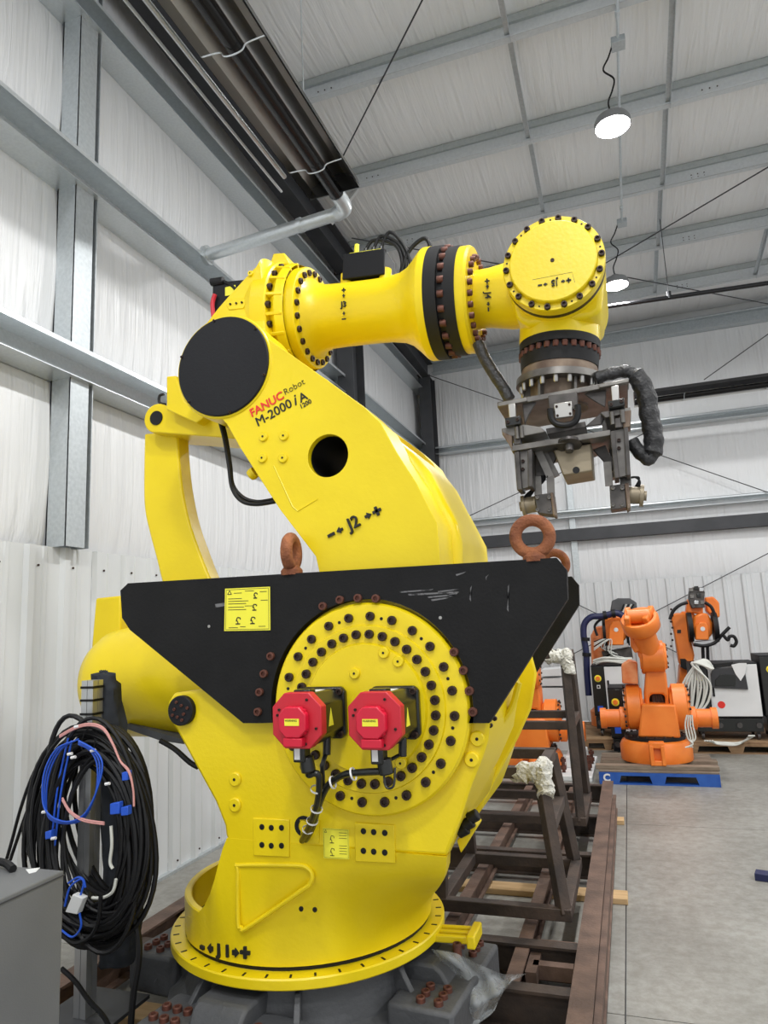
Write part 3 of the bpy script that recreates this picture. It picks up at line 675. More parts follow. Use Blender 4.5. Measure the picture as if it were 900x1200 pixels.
# connectors and harness below the motors
har = None
for i, c_ in enumerate((m1, m2)):
    k = obj('connector', B().bb((c_.x-.022, 2.15, c_.z-.135), (c_.x+.02, 2.20, c_.z-.078)).cyl((c_.x+.012, 2.18, c_.z-.12), (c_.x+.02, 2.18, c_.z-.17), .024, n=12), 'black_gloss', robot, .005)
    obj('connector_label', B().bb((c_.x-.016, 2.1485, c_.z-.125), (c_.x+.004, 2.15, c_.z-.088)), 'white', k)
    obj('connector', B().cyl((c_.x+.05, 2.27, c_.z-.07), (c_.x+.048, 2.265, c_.z-.13), .014, n=12), 'black_gloss', robot, .003)
hp = lambda q, y: P(q[0], q[1], Y=y)
y0 = 2.12
obj('cable', B().tube(spline([m1+V((.02, -.19, -.165)), hp((362, 908), 2.19), hp((369, 906), 2.19), hp((374, 912), 2.2), hp((372, 940), 2.26), hp((362, 970), 2.36), hp((354, 985), 2.44)], 7), .0115, 10), 'black_gloss', robot)
obj('cable', B().tube(spline([m2+V((.005, -.19, -.16)), hp((425, 905), 2.18), hp((403, 908), 2.2), hp((385, 920), 2.24), hp((375, 940), 2.28), hp((366, 970), 2.38), hp((358, 984), 2.44)], 7), .0115, 10), 'black_gloss', robot)
obj('cable', B().tube(spline([m1+V((.048, -.105, -.12)), hp((378, 898), 2.24), hp((378, 925), 2.27), hp((370, 950), 2.32), hp((358, 975), 2.42)], 7), .008, 8), 'black_gloss', robot)
obj('cable', B().tube(spline([m2+V((.048, -.105, -.12)), hp((455, 892), 2.25), hp((446, 900), 2.22), m2+V((.02, -.19, -.165))], 7), .006, 8), 'black_gloss', robot)
obj('cable', B().tube(spline([m2+V((.01, -.19, -.165)), m2+V((.02, -.20, -.205)), m2+V((.045, -.2, -.20)), m2+V((.045, -.18, -.15))], 6), .004, 8), 'black_gloss', robot)
for q, y in (((371, 925), 2.235), ((371, 948), 2.27), ((366, 962), 2.33), ((361, 972), 2.385), ((390, 917), 2.215), ((414, 907), 2.165)):
    p = hp(q, y); obj('cable_tie', B().lathe([(.021, -.003), (.021, .003), (.0195, .003), (.0195, -.003)], p, (.35, -.35, .9) if q[0] < 380 else (1, 0, .3), 14, cap=False), 'white_tie', robot)
obj('cable_port', B().lathe([(.036, 0), (.036, .004), (.02, .004)], P(356, 968, Y=2.45), (0, -1, 0), 20, cap=False), 'black_rubber', turret)
obj('port_plate', B().prism(PL([(352, 960), (375, 961), (374, 988), (353, 987)], Y=2.449), (0, -.003, 0)), 'yellow', turret)
# ---- upper arm
J3 = P(260.7, 429, Y=2.488); r3 = (P(260.7, 371.5, Y=2.488).z-P(260.7, 486.7, Y=2.488).z)/2
YA = 2.50
Lft = [(266, 497), (281, 524), (328, 597), (370, 652), (374, 670)]
Rgt = [(515, 650), (512, 613), (488, 566), (465, 530), (446, 495), (427, 477), (380, 443), (316, 398)]
def armo(y):
    l = [back(p, y) for p in PL(Lft, Y=YA)]; r_ = [back(p, y) for p in PL(Rgt, Y=YA)]
    c3 = V((J3.x, y, J3.z)); ar = r3*1.04
    a0 = math.atan2(r_[-1].z-c3.z, r_[-1].x-c3.x); a1 = math.atan2(l[0].z-c3.z, l[0].x-c3.x)+2*PI
    low = [V((J2.x-.20, y, J2.z+.25)), V((J2.x-.24, y, J2.z)), V((J2.x, y, J2.z-.25)), V((J2.x+.22, y, J2.z)), V((J2.x+.27, y, J2.z+.30))]
    return l+low+r_+arc(c3, ar, a0+.1, a1-.1, 30)
hc = P(384, 534, Y=YA); hr = .088
ao = armo(YA)
arm = obj('upper_arm', prism_hole(ao, [arc((hc.x, YA, hc.z), hr, 0, 2*PI*31/32, 31)], (0, .22, 0)), 'yellow', robot, .016, seg=3)
# bulged centre of the arm
Rb = [(543, 658), (543, 637), (537, 613), (523, 587), (507, 555), (490, 533), (463, 513), (448, 500)]
rb = [back(p, 2.72) for p in PL(Rb, Y=2.78)]; la = [back(p+V((.03, 0, 0)), 2.72) for p in PL(Lft[1:], Y=YA)]
core = la+[V((J2.x-.2, 2.72, J2.z)), V((J2.x+.35, 2.72, J2.z))]+rb+[V((hc.x-.02, 2.72, hc.z+.20)), V((hc.x-.2, 2.72, hc.z+.16))]
obj('arm_core', prism_hole(core, [arc((hc.x, 2.72, hc.z), hr*1.25, 0, 2*PI*23/24, 23)], (0, .56, 0)), 'yellow', robot, .05, seg=4)
obj('upper_arm_rear', B().prism(armo(3.28), (0, .2, 0)) if False else prism_hole(armo(3.28), [arc((hc.x, 3.28, hc.z), hr, 0, 2*PI*31/32, 31)], (0, .2, 0)), 'yellow', robot, .016)
obj('hole_dark_fill', B().lathe([(hr*.985, YA+.03), (hr*.985, 2.73), (hr*1.2, 2.735), (hr*1.2, 3.47)], (hc.x, 0, hc.z), (0, 1, 0), 32, cap=False), 'black_rubber', robot)  # added black sleeve, stands in for the dark hollow inside the arm
obj('cable', B().tube(spline([(hc.x+.03, 2.9, hc.z+.09), (hc.x+.04, 2.92, hc.z), (hc.x+.02, 2.9, hc.z-.09)], 6), .03, 12), 'black_gloss', robot)
jc = obj('elbow_cover', B().lathe([(r3, -.07), (r3, .0), (r3-.004, .004), (0, .004)], (J3.x, 2.488, J3.z), (0, -1, 0), 64, cap=False), 'black_cover', robot, label='round black elbow cover')
bolts(jc, circ((J3.x, 2.484, J3.z), r3*.97, 6, a0=.35), (0, -1, 0), .006, 'bolt_dark')
obj('cover_rim', B().lathe([(r3*1.05, -.09), (r3*1.05, -.012), (r3*1.03, -.006), (r3, -.006)], (J3.x, 2.488, J3.z), (0, -1, 0), 64, cap=False), 'yellow', robot)
for q in ((309, 512), (333, 511), (308, 537), (332, 537)): boss(arm, q, YA, .021)
ax = (P(440, 0, Y=YA)*0+(P(360, 460, Y=YA)-P(300, 495, Y=YA))).normalized(); ay = V((-ax.z, 0, ax.x))
yt = YA-.002
def px_h(n): return n*2.5/815*1.06
text(arm, 'FANUC', P(312.5, 474, Y=yt), ax, ay, .0505, 'print_red', .002, .0010)
text(arm, 'M-2000', P(320.5, 484, Y=yt), ax, ay, .0575, 'print_black', .002, 0)
text(arm, 'M-2000', P(320.8, 484, Y=yt), ax, ay, .0575, 'print_black', .002, 0)
text(arm, 'A', P(355, 465.5, Y=yt), ax, ay, .054, 'print_black', .002, .0008)
text(arm, 'i', P(346.2, 469, Y=yt), ax, ay, .066, 'print_black', .002, .0005, shear=.3)
text(arm, 'Robot', P(344.5, 453.5, Y=yt), ax, ay, .040, 'print_black', .002, -.0007)
text(arm, '1200', P(358, 473.5, Y=yt), ax, ay, .028, 'print_black', .002, .0003)
a2 = (P(440, 600, Y=YA)-P(390, 626, Y=YA)).normalized()
marking(arm, 'J2', P(415, 613, Y=YA-.001), a2, (-a2.z, 0, a2.x), .052)
obj('grease_plug', B().lathe([(.0, .03), (.022, .03), (.026, .02), (.026, 0)], P(299, 553, Y=2.6), (-.85, 0, -.5), 16, cap=False), 'yellow', arm)
obj('arm_seam', B().tube(PL([(321, 546), (343, 594), (349, 599), (372, 585)], Y=YA), .003, 6), 'yellow', arm)
# ---- link at the back and its bracket
YK = 2.88
lf = [(169, 508), (168, 560), (169, 596), (175, 625), (183, 655), (192, 690), (205, 720)]
lr = [(275, 720), (254, 690), (245, 676), (231, 640), (221, 610), (213, 570), (209, 530), (208, 505)]
obj('parallel_link', B().prism(spline(PL(lf, Y=YK), 4)+spline(PL(lr, Y=YK), 4), (0, .10, 0)), 'yellow', robot, .01, label='curved yellow rear link')
pv = P(183.5, 490, Y=2.80)
br = [back(p, 2.80) for p in PL([(232, 487), (245, 494), (272, 503), (290, 520), (240, 512), (190, 509)], Y=2.80)]
lob = arc(pv, .075, -PI*.5, -PI*1.65, 18)
brk = obj('link_bracket', B().prism(lob+[P(225, 484, Y=2.80), P(262, 492, Y=2.80), P(300, 500, Y=2.8), P(300, 516, Y=2.8), P(240, 511, Y=2.80)], (0, .26, 0)), 'yellow', robot, .006)
obj('pivot_cover', B().lathe([(.036, 0), (.036, .006), (0, .006)], pv, (0, -1, 0), 28, cap=False), 'black_cover', brk)
obj('link_web', B().prism(PL([(195, 441), (206, 440), (216, 470), (240, 488), (230, 496), (195, 480)], Y=2.74), (0, .25, 0)), 'yellow', robot, .006)
obj('hanging_cable', B().tube(spline(PL([(257, 492), (263, 515), (268, 545), (272, 572), (283, 587), (300, 591), (322, 588)], Y=2.66), 7), .009, 8), 'black_rubber', robot)
obj('hanging_cable', B().tube(spline(PL([(259, 490), (265, 513), (270, 545), (273, 568), (285, 583), (302, 588), (322, 585)], Y=2.68), 7), .009, 8), 'black_rubber', robot)
obj('hose_loop', B().tube(spline(PL([(192, 462), (187, 464), (187, 472), (194, 474)], Y=2.85), 5), .007, 8), 'black_rubber', robot)
# ---- elbow housing, forearm (turned about its own axis)
A0 = P(338, 377, Y=YM); A1 = P(580, 349, Y=YM); AX = (A1-A0).normalized()
def onax(px, py): return (P(px, py, Y=YM)-A0).dot(AX)
def rad(x1, y1, x2, y2):
    d = P(x1, y1, Y=YM)-P(x2, y2, Y=YM); n = V((-AX.z, 0, AX.x)); return abs(d.dot(n))/2
hs = PL([(232, 440), (238, 400), (254, 374), (276, 348), (300, 322), (310, 312)], Y=2.80)
hs = [back(p, 2.74) for p in hs]
r1 = .285
hpoly = hs+[V((hs[-1].x+.035, 2.74, hs[-1].z-.0)), V((hs[-1].x+.05, 2.74, A0.z-r1*.9)), V((J3.x+.1, 2.74, J3.z-.18)), V((J3.x-.06, 2.74, J3.z-.15))]
cen = sum(hpoly, V((0, 0, 0)))/len(hpoly); fine = spline(hpoly, 3, True); nf = len(fine); b = B(); Ls = [(2.735+.13*(1-math.cos(PI/2*q/7)), .86+.14*math.sin(PI/2*q/7)) for q in range(8)]+[(3.265-.13*(1-math.cos(PI/2*q/7)), .86+.14*math.sin(PI/2*q/7)) for q in range(7, -1, -1)]
for yy, k_ in Ls: b.v += [(cen.x+(p.x-cen.x)*k_, yy, cen.z+(p.z-cen.z)*k_) for p in fine]
for q in range(len(Ls)-1):
    for i in range(nf): b.f.append((q*nf+i, q*nf+(i+1) % nf, (q+1)*nf+(i+1) % nf, (q+1)*nf+i))
b.f += [tuple(range(nf)), tuple(range((len(Ls)-1)*nf, len(Ls)*nf))]
hs_o = obj('elbow_housing', b, 'yellow', robot, ang=24)
r2 = rad(363, 320, 375, 428)
s2 = onax(369, 374)
el = obj('elbow_flange', B().lathe([(r1*.9, -.12), (r1, -.06), (r1, .012), (r1*.97, .02), (r1*.86, .024), (r2*1.10, .06), (r2*1.08, s2-.06), (r2*1.06, s2-.045)], A0, AX, 72, cap=False), 'yellow', robot, ang=25)
bolts(el, [A0+AX*.022+p for p in circ((0, 0, 0), r1*.92, 18, AX, .1)], AX, .017, 'bolt_dark', .016)
for k in range(18):
    a = 2*PI*k/18+.27; u_, w_, _ = frame(AX); d = u_*math.cos(a)+w_*math.sin(a); sd = AX.cross(d)
    obj('rib', B().prism([A0+AX*.02+d*r1*.98-sd*.008, A0+AX*(s2-.05)+d*r2*1.09-sd*.008, A0+AX*(s2-.05)+d*r2*1.0-sd*.008, A0+AX*.02+d*r1*.85-sd*.008], sd*.016), 'yellow', el, .003)
obj('lift_lug', B().prism(PL([(316, 310), (320, 297), (333, 296), (341, 311)], Y=2.9), (0, .14, 0)), 'yellow', hs_o, .006)
pp = PL([(268, 352), (286, 350), (289, 356), (286, 362), (269, 364), (266, 358)], Y=2.738); o = obj('boss_pad', B().prism(pp, (0, -.008, 0)), 'yellow', hs_o, .003)
bolts(o, PL([(270, 356.5), (277, 355.5), (283.5, 354.5)], Y=2.728), (0, -1, 0), .005, 'bolt_dark')
boss(hs_o, (294, 321), 2.735, .014)
rt = rad(417, 335, 418, 404); rs = rad(455, 329, 457, 399); re = rad(500, 297, 516, 417)
fore = obj('forearm', B().lathe([(0, s2-.05), (r2, s2-.05), (r2, s2-.005), (r2*.985, s2), (r2*.80, s2+.004), (rt*1.12, s2+.03), (rt*1.02, s2+.08), (rt, s2+.15), (rt*.99, onax(440, 367)), (rs, onax(457, 364)), (rs*1.07, onax(474, 362)), (rs*1.2, onax(484, 360)), (rs*1.42, onax(493, 359)), (re*.97, onax(501, 358)), (re, onax(504, 357)), (re, onax(512, 356)), (0, onax(512, 356))], A0, AX, 64, cap=False), 'yellow', robot, ang=30)
bolts(fore, [A0+AX*(s2)+p for p in circ((0, 0, 0), r2*.88, 22, AX, .05)], AX, .0155, 'bolt_dark', .015)
e1, e2, e3, e4 = onax(512, 356), onax(526, 355), onax(533, 354), onax(546, 353)
obj('black_band', B().lathe([(0, e1), (re*.995, e1), (re*.995, e2), (0, e2)], A0, AX, 64, cap=False), 'black_ring', robot)
ob = obj('band_core', B().lathe([(re*.9, e2-.01), (re*.9, e3+.01)], A0, AX, 48), 'black_rubber', robot)
bolts(ob, [A0+AX*((e2+e3)/2)+p for p in circ((0, 0, 0), re*.93, 24, AX)], AX, .016, 'bolt_rust', .02)
obj('black_band', B().lathe([(0, e3), (re*.95, e3), (re*.95, e4), (0, e4)], A0, AX, 64, cap=False), 'black_ring', robot)
e5 = onax(558, 352); rn = rad(566, 319, 572, 381)
yb_ = obj('wrist_flange', B().lathe([(0, e4), (re*.93, e4), (re*.93, e5-.012), (re*.90, e5), (0, e5)], A0, AX, 64, cap=False), 'yellow', robot)
bolts(yb_, [A0+AX*e5+p for p in circ((0, 0, 0), re*.72, 24, AX)], AX, .014, 'bolt_rust', .02)
nk = obj('wrist_neck', B().lathe([(0, e5), (rn, e5), (rn*1.02, onax(575, 350)), (rn*1.15, onax(600, 347)), (rn*1.15, onax(640, 343)), (0, onax(640, 343))], A0, AX, 48, cap=False), 'yellow', robot)
# J3 and J4 markings wrapped on the near side of the forearm
def near(px, py, rr):
    p = P(px, py, Y=YM-rr); s_ = (p-A0).dot(AX); c_ = A0+AX*s_; d = (p-c_).normalized(); n = V((0, -1, 0)); up = V((-AX.z, 0, AX.x))
    return p, up
p, up = near(403, 357, rt); q_ = (p-(A0+AX*((p-A0).dot(AX)))); dn = q_.normalized(); p = A0+AX*((p-A0).dot(AX))+dn*(rt+.001)
marking(fore, 'J3', p, AX, dn.cross(AX)*-1 if dn.cross(AX).z < 0 else dn.cross(AX), .029, vertical=True)
p, up = near(571.5, 346, rn); q_ = (p-(A0+AX*((p-A0).dot(AX)))); dn = q_.normalized(); p = A0+AX*((p-A0).dot(AX))+dn*(rn*1.03)
uy = dn.cross(AX); uy = -uy if uy.z < 0 else uy
marking(nk, 'J4', p, -uy, AX, .030, flip=True)
bolts(fore, [P(489, 338, Y=YM-.14)], (0, -1, .2), .009, 'bolt_dark')
# valve box on top of the forearm
up = V((-AX.z, 0, AX.x)); s3 = (P(432, 330, Y=YM)-A0).dot(AX); c_ = A0+AX*s3+up*(rt+.06); M = Matrix((AX, V((0, 1, 0)), up)).transposed()
vb = obj('valve_box', B().box(c_, (.215, .16, .13), M), 'black_cover', robot, .004)
obj('box_lid', B().box(c_+up*.068, (.16, .13, .012), M), 'label_yellow', vb)
obj('box_stud', B().cyl(c_+up*.07-AX*.07, c_+up*.15-AX*.07, .012, n=10), 'label_yellow', vb)
for k in range(3): obj('fitting', B().cyl(c_+up*.07+AX*(-.02+.04*k), c_+up*.12+AX*(-.02+.04*k), .012, n=10), 'black_gloss', vb)
for k in range(3):
    obj('air_hose', B().tube(spline([c_+up*.115+AX*(-.02+.04*k), c_+up*(.16+.015*k)+AX*(.02+.04*k), c_+up*.12+AX*(.13+.02*k), c_+up*.02+AX*(.17+.02*k), c_-up*.09+AX*(.15+.03*k)], 6), .009, 8), 'black_rubber', vb)
obj('air_hose', B().tube(spline([c_-up*.07+AX*.16, c_+up*.07+AX*.20, c_+up*.13+AX*.28, c_+up*.05+AX*.31, c_-up*.09+AX*.27], 6), .010, 8), 'black_rubber', vb)
for k in (-1, 1): obj('box_foot', B().cyl(A0+AX*(s3+.10*k)+up*(rt-.02)-V((0, .04, 0)), A0+AX*(s3+.10*k)+up*(rt+.035)-V((0, .04, 0)), .03, n=14), 'yellow', vb)
# junction box behind the elbow
jb = slab('junction_box', [(249, 331), (300, 326), (300, 376), (248, 380)], 3.10, .12, 'black_cover', robot, .006)
slab('box_label', [(264, 337), (276, 334), (276, 345), (264, 347)], 3.098, -.002, 'label_yellow', jb)
obj('connector', B().cyl(P(248, 331, Y=3.1), P(262, 329, Y=3.1), .022, n=12), 'black_rubber', jb)
obj('cable', B().tube(spline(PL([(262, 330), (272, 335), (280, 345), (284, 352)], Y=3.1), 5), .01, 8), 'black_rubber', jb)
obj('red_cable', B().tube(spline(PL([(252, 345), (249, 356), (250, 374), (247, 382)], Y=3.08), 5), .012, 8), 'red', jb)
# ---- wrist J5
C5 = P(657, 347, Y=YM); c5 = P(648, 308, Y=2.72); C5 = V((c5.x, YM, c5.z)); R5 = (P(709, 308, Y=2.72).x-P(587, 308, Y=2.72).x)/2*1.0
w5 = obj('wrist_body', B().cyl((C5.x, 2.80, C5.z), (C5.x, 3.28, C5.z), R5*.985, n=64), 'yellow', robot)
obj('wrist_seal', B().cyl((C5.x, 2.775, C5.z), (C5.x, 2.80, C5.z), R5*.995, n=64), 'bolt_dark', w5)
cp5 = obj('wrist_cap', B().lathe([(R5*.99, -.055), (R5, -.045), (R5, -.006), (R5*.985, 0), (R5*.865, 0), (R5*.85, .018), (R5*.83, .022), (0, .022)], (C5.x, 2.72, C5.z), (0, -1, 0), 72, cap=False), 'yellow', robot, ang=25)
bolts(cp5, circ((C5.x, 2.72, C5.z), R5*.93, 18, a0=.02), (0, -1, 0), .0125, 'bolt_dark', .014)
bolts(cp5, circ((C5.x, 2.72, C5.z), R5*.925, 9, a0=.2), (0, -1, 0), .004, 'black_rubber', .002, 'hole', 8, False)
bolts(cp5, [V((C5.x, 2.698, C5.z))], (0, -1, 0), .008, 'bolt_dark', .004)
a5 = (P(673, 328, Y=2.70)-P(627, 336, Y=2.70)).normalized()
marking(cp5, 'J5', P(649.5, 331.5, Y=2.6975), -a5, (a5.z, 0, -a5.x), .028, flip=True)
obj('marking_frame', B().tube(PL([(624, 328), (670.5, 319), (673.5, 331)], Y=2.6985), .0012, 5), 'print_black', cp5)
for s_, q in (('A290-7324', (641, 271)), ('X501 V', (642, 266))): text(cp5, s_, P(*q, Y=2.6978), -a5, (a5.z, 0, -a5.x), .012, 'yellow_in', .002, name='cast_lettering') if False else None
WX = (P(657, 440, Y=YM)-P(657, 347, Y=YM)).normalized()
wp = PL([(592, 330), (600, 356), (607, 378), (620, 384), (695, 374), (705, 366), (709, 330), (690, 300), (610, 300)], Y=2.86)
obj('wrist_fork', B().prism([back(p, 2.835) for p in wp], (0, .33, 0)), 'yellow', robot, .04, seg=4)
def wl_(py): return (P(656, py, Y=2.825)-V((C5.x, 2.825, C5.z))).dot(WX)
rw_ = (P(705, 398, Y=YM)-P(609, 398, Y=YM)).length/2*.98
obj('wrist_column', B().lathe([(rw_*.97, 0), (rw_*1.0, wl_(380)), (rw_*1.0, wl_(386)), (0, wl_(386))], C5, WX, 56, cap=False), 'yellow', robot)
h0, h1, h2, h3 = wl_(386), wl_(396), wl_(402), wl_(418)
obj('black_band', B().lathe([(0, h0), (rw_*1.0, h0), (rw_*1.0, h1), (0, h1)], C5, WX, 56, cap=False), 'black_ring', robot)
kb = obj('band_core', B().lathe([(rw_*.9, h1-.01), (rw_*.9, h2+.01)], C5, WX, 48), 'black_rubber', robot)
bolts(kb, [C5+WX*((h1+h2)/2)+p for p in circ((0, 0, 0), rw_*.94, 28, WX)], WX, .013, 'bolt_rust', .018)
obj('black_band', B().lathe([(0, h2), (rw_*.98, h2), (rw_*.95, h3), (0, h3)], C5, WX, 56, cap=False), 'black_ring', robot)
h4, h5 = wl_(430), wl_(437)
obj('mount_flange', B().lathe([(0, h3), (rw_*.93, h3), (rw_*.97, h4-.005), (rw_*.97, h4), (0, h4)], C5, WX, 56, cap=False), 'tool_rust', robot, label='rusty steel mounting flange')
# J1 lettering wrapped on the skirt
for s_, px, py in (('-', 238, 1108), ('J', 257.5, 1113), ('1', 267.5, 1114.5), ('+', 288, 1117)):
    p = P(px, py, Y=2.5); d = V((p.x-RC.x, p.y-RC.y, 0))
    for _ in range(4):
        d.normalize(); q = V((RC.x, RC.y, 0))+d*.535; p = P(px, py, Y=q.y); d = V((p.x-RC.x, p.y-RC.y, 0))
    d.normalize(); tq = V((-d.y, d.x, 0)); c_ = V((RC.x+d.x*.538, RC.y+d.y*.538, p.z))
    text(turret, s_, c_, tq, (0, 0, 1), .054 if s_ in 'J1' else .075, depth=.012, bold=.003, name='axis_lettering')
for px, sg, py in ((247.5, -1, 1111), (276.5, 1, 1116)):
    d = None; p = P(px, py, Y=2.5)
    for _ in range(4):
        d = V((p.x-RC.x, p.y-RC.y, 0)).normalized(); p = P(px, py, Y=RC.y+d.y*.535)
    tq = V((-d.y, d.x, 0)); c_ = V((RC.x+d.x*.534, RC.y+d.y*.534, p.z)); e = .017; up = V((0, 0, 1))
    obj('axis_marking', B().prism([c_+tq*sg*e, c_+up*e, c_-tq*sg*e*.1+up*e*.5, c_-tq*sg*e*.8+up*e*.5, c_-tq*sg*e*.8-up*e*.5, c_-tq*sg*e*.1-up*e*.5, c_-up*e], d*.008), 'print_black', turret)
# ================================================================== GRIPPER
tool = thing('gripper', C5+WX*wl_(440), 'heavy steel gripper with two hanging legs bolted under the robot wrist', 'gripper')
def tc(pts): return [(560+.26667*x, 420+.26667*y) for x, y in pts]
def tslab(name, pts, y, depth, m, parent=None, bevel=.003, **k): return slab(name, tc(pts), y, depth, m, parent or tool, bevel, **k)
YT = 2.80
# adapter ring under the flange
ha, hb = h4, h4+.028
adp = obj('adapter_ring', B().lathe([(0, h4-.002), (rw_*1.06, h4-.002), (rw_*1.07, hb), (0, hb)], C5, WX, 56, cap=False), 'tool_steel', tool)
bolts(adp, [C5+WX*hb+p for p in circ((0, 0, 0), rw_*.93, 18, WX)], WX, .011, 'steel_bright', .03, socket=False)
spg = obj('spigot', B().lathe([(rw_*.72, hb), (rw_*.70, hb+.10)], C5, WX, 40), 'tool_rust', tool)
for k in range(6):
    a = k*PI/3+.5; u_, w_, _ = frame(WX); d = u_*math.cos(a)+w_*math.sin(a); sd = WX.cross(d); o = C5+WX*hb
    obj('web', B().prism([o+d*rw_*.6-sd*.006, o+d*rw_*.86-sd*.006, o+d*rw_*.86+WX*.09-sd*.006, o+d*rw_*.6+WX*.09-sd*.006], sd*.012), 'tool_steel', spg)
top = tslab('top_plate', [(85, 192), (660, 88), (660, 112), (86, 217)], YT, .40, 'tool_steel')
tslab('corner_plate', [(530, 112), (660, 88), (664, 104), (532, 130)], YT-.012, .1, 'tool_steel')
tslab('corner_plate', [(85, 193), (215, 170), (217, 188), (87, 213)], YT-.012, .1, 'tool_steel')
for pts, blk in (([(132, 200), (163, 194), (168, 265), (138, 270)], [(118, 262), (186, 250), (188, 288), (122, 300)]), ([(584, 122), (618, 116), (622, 190), (590, 196)], [(570, 188), (643, 172), (646, 206), (574, 220)])):
    q = tslab('clamp_bar', pts, YT-.02, .03, 'steel_bright')
    k_ = tslab('clamp_block', blk, YT-.03, .07, 'black_gloss')
    bolts(k_, PL(tc([((blk[0][0]*.8+blk[2][0]*.2), (blk[0][1]+blk[3][1])/2), ((blk[0][0]*.2+blk[2][0]*.8), (blk[1][1]+blk[2][1])/2)]), Y=YT-.03), (0, -1, 0), .007, 'bolt_dark')
tslab('bracket', [(308, 163), (436, 146), (440, 215), (405, 230), (330, 236), (312, 215)], YT-.005, .03, 'tool_dark')
sp = tslab('square_plate', [(333, 198), (412, 186), (418, 254), (340, 264)], YT-.03, .012, 'steel_bright')
bolts(sp, PL(tc([(346, 212), (402, 203), (350, 252), (406, 243)]), Y=YT-.03), (0, -1, 0), .005, 'bolt_dark')
obj('handle', B().tube(spline(PL(tc([(318, 222), (322, 262), (345, 288), (385, 294), (425, 280), (440, 245), (438, 205)]), Y=YT-.03), 6), .013, 10), 'black_rubber', tool)
tslab('gusset', [(195, 198), (258, 190), (225, 245), (205, 292)], YT+.02, .012, 'tool_dark')
tslab('gusset', [(465, 155), (565, 140), (560, 215), (500, 180)], YT+.03, .012, 'tool_dark')
tslab('gusset', [(470, 300), (545, 235), (560, 250), (545, 290)], YT+.05, .012, 'tool_dark')
tslab('tier_plate', [(103, 308), (205, 290), (272, 300), (300, 322), (180, 345), (108, 338)], YT+.0, .13, 'tool_steel')
tslab('tier_plate', [(536, 236), (670, 214), (674, 238), (560, 262)], YT+.0, .30, 'tool_steel')
tslab('side_plate', [(640, 232), (674, 226), (668, 300), (640, 305)], YT-.005, .03, 'tool_rust')
tslab('side_plate', [(104, 320), (150, 340), (150, 400), (118, 350)], YT-.005, .03, 'tool_rust')
for c_ in ((172, 322), (192, 318), (590, 258), (635, 250)):
    p = P(*tc([c_])[0], Y=YT-.01); obj('stud', B().cyl(p+V((0, 0, .02)), p-V((0, 0, .03)), .009, n=10), 'tool_steel', tool)
tslab('dark_plate', [(298, 308), (472, 276), (476, 302), (305, 334)], YT+.03, .14, 'tool_dark')
tslab('spring_pad', [(155, 335), (185, 330), (188, 375), (158, 380)], YT+.0, .06, 'tool_dark'); tslab('spring_pad', [(600, 262), (635, 258), (638, 302), (603, 306)], YT+.0, .06, 'tool_dark')
beam = tslab('cross_beam', [(146, 382), (582, 312), (584, 338), (148, 410)], YT, .34, 'tool_steel')
hbp = P(*tc([(400, 372)])[0], Y=YT+.03); obj('hub', B().lathe([(.05, 0), (.05, .012), (.02, .014), (.016, .04), (0, .04)], hbp, (.0, -.35, -.95), 24, cap=False), 'tool_dark', tool)
for pts in ([(580, 320), (660, 300), (672, 512), (600, 528)], [(158, 412), (238, 398), (240, 562), (172, 580)]):
    lg = tslab('leg_channel', [pts[0], (pts[0][0]+22, pts[0][1]-4), (pts[3][0]+22, pts[3][1]-4), pts[3]], YT-.012, .11, 'tool_dark')
    tslab('leg_web', pts, YT+.02, .02, 'tool_steel')
    tslab('leg_channel', [(pts[1][0]-20, pts[1][1]+4), pts[1], pts[2], (pts[2][0]-20, pts[2][1]+4)], YT-.012, .11, 'tool_dark')
    bolts(lg, PL(tc([(pts[0][0]*.5+pts[1][0]*.5, pts[0][1]+40), (pts[0][0]*.5+pts[1][0]*.5, pts[0][1]+75)]), Y=YT+.018), (0, -1, 0), .007, 'bolt_dark')
    o_ = [(x*.93+30, y*.93+32) for x, y in pts]; tslab('rear_leg', o_, YT+.24, .08, 'tool_dark')
tslab('arm_gusset', [(240, 430), (330, 400), (345, 440), (300, 520), (240, 525)], YT+.12, .02, 'tool_dark'); tslab('arm_gusset', [(505, 400), (560, 380), (600, 460), (595, 500)], YT+.12, .02, 'tool_dark')
tb = obj('tan_box', B().prism(PL(tc([(330, 402), (498, 372), (506, 494), (374, 516)]), Y=YT+.06), (0, .22, 0)), 'tool_tan', tool, .006)
obj('slot', B().lathe([(.014, 0), (.014, .002), (0, .002)], P(*tc([(432, 491)])[0], Y=YT+.058), (0, -1, 0), 16, cap=False), 'black_rubber', tb)
for a, c_, y_ in (((262, 398), (318, 520), .08), ((318, 515), (326, 690), .08), ((278, 395), (345, 520), .12), ((262, 520), (266, 600), .1), ((568, 455), (577, 560), .08), ((640, 520), (643, 565), .1), ((655, 520), (658, 560), .1)):
    obj('rod', B().bar(P(*tc([a])[0], Y=YT+y_), P(*tc([c_])[0], Y=YT+y_), .014, .03), 'tool_steel', tool)
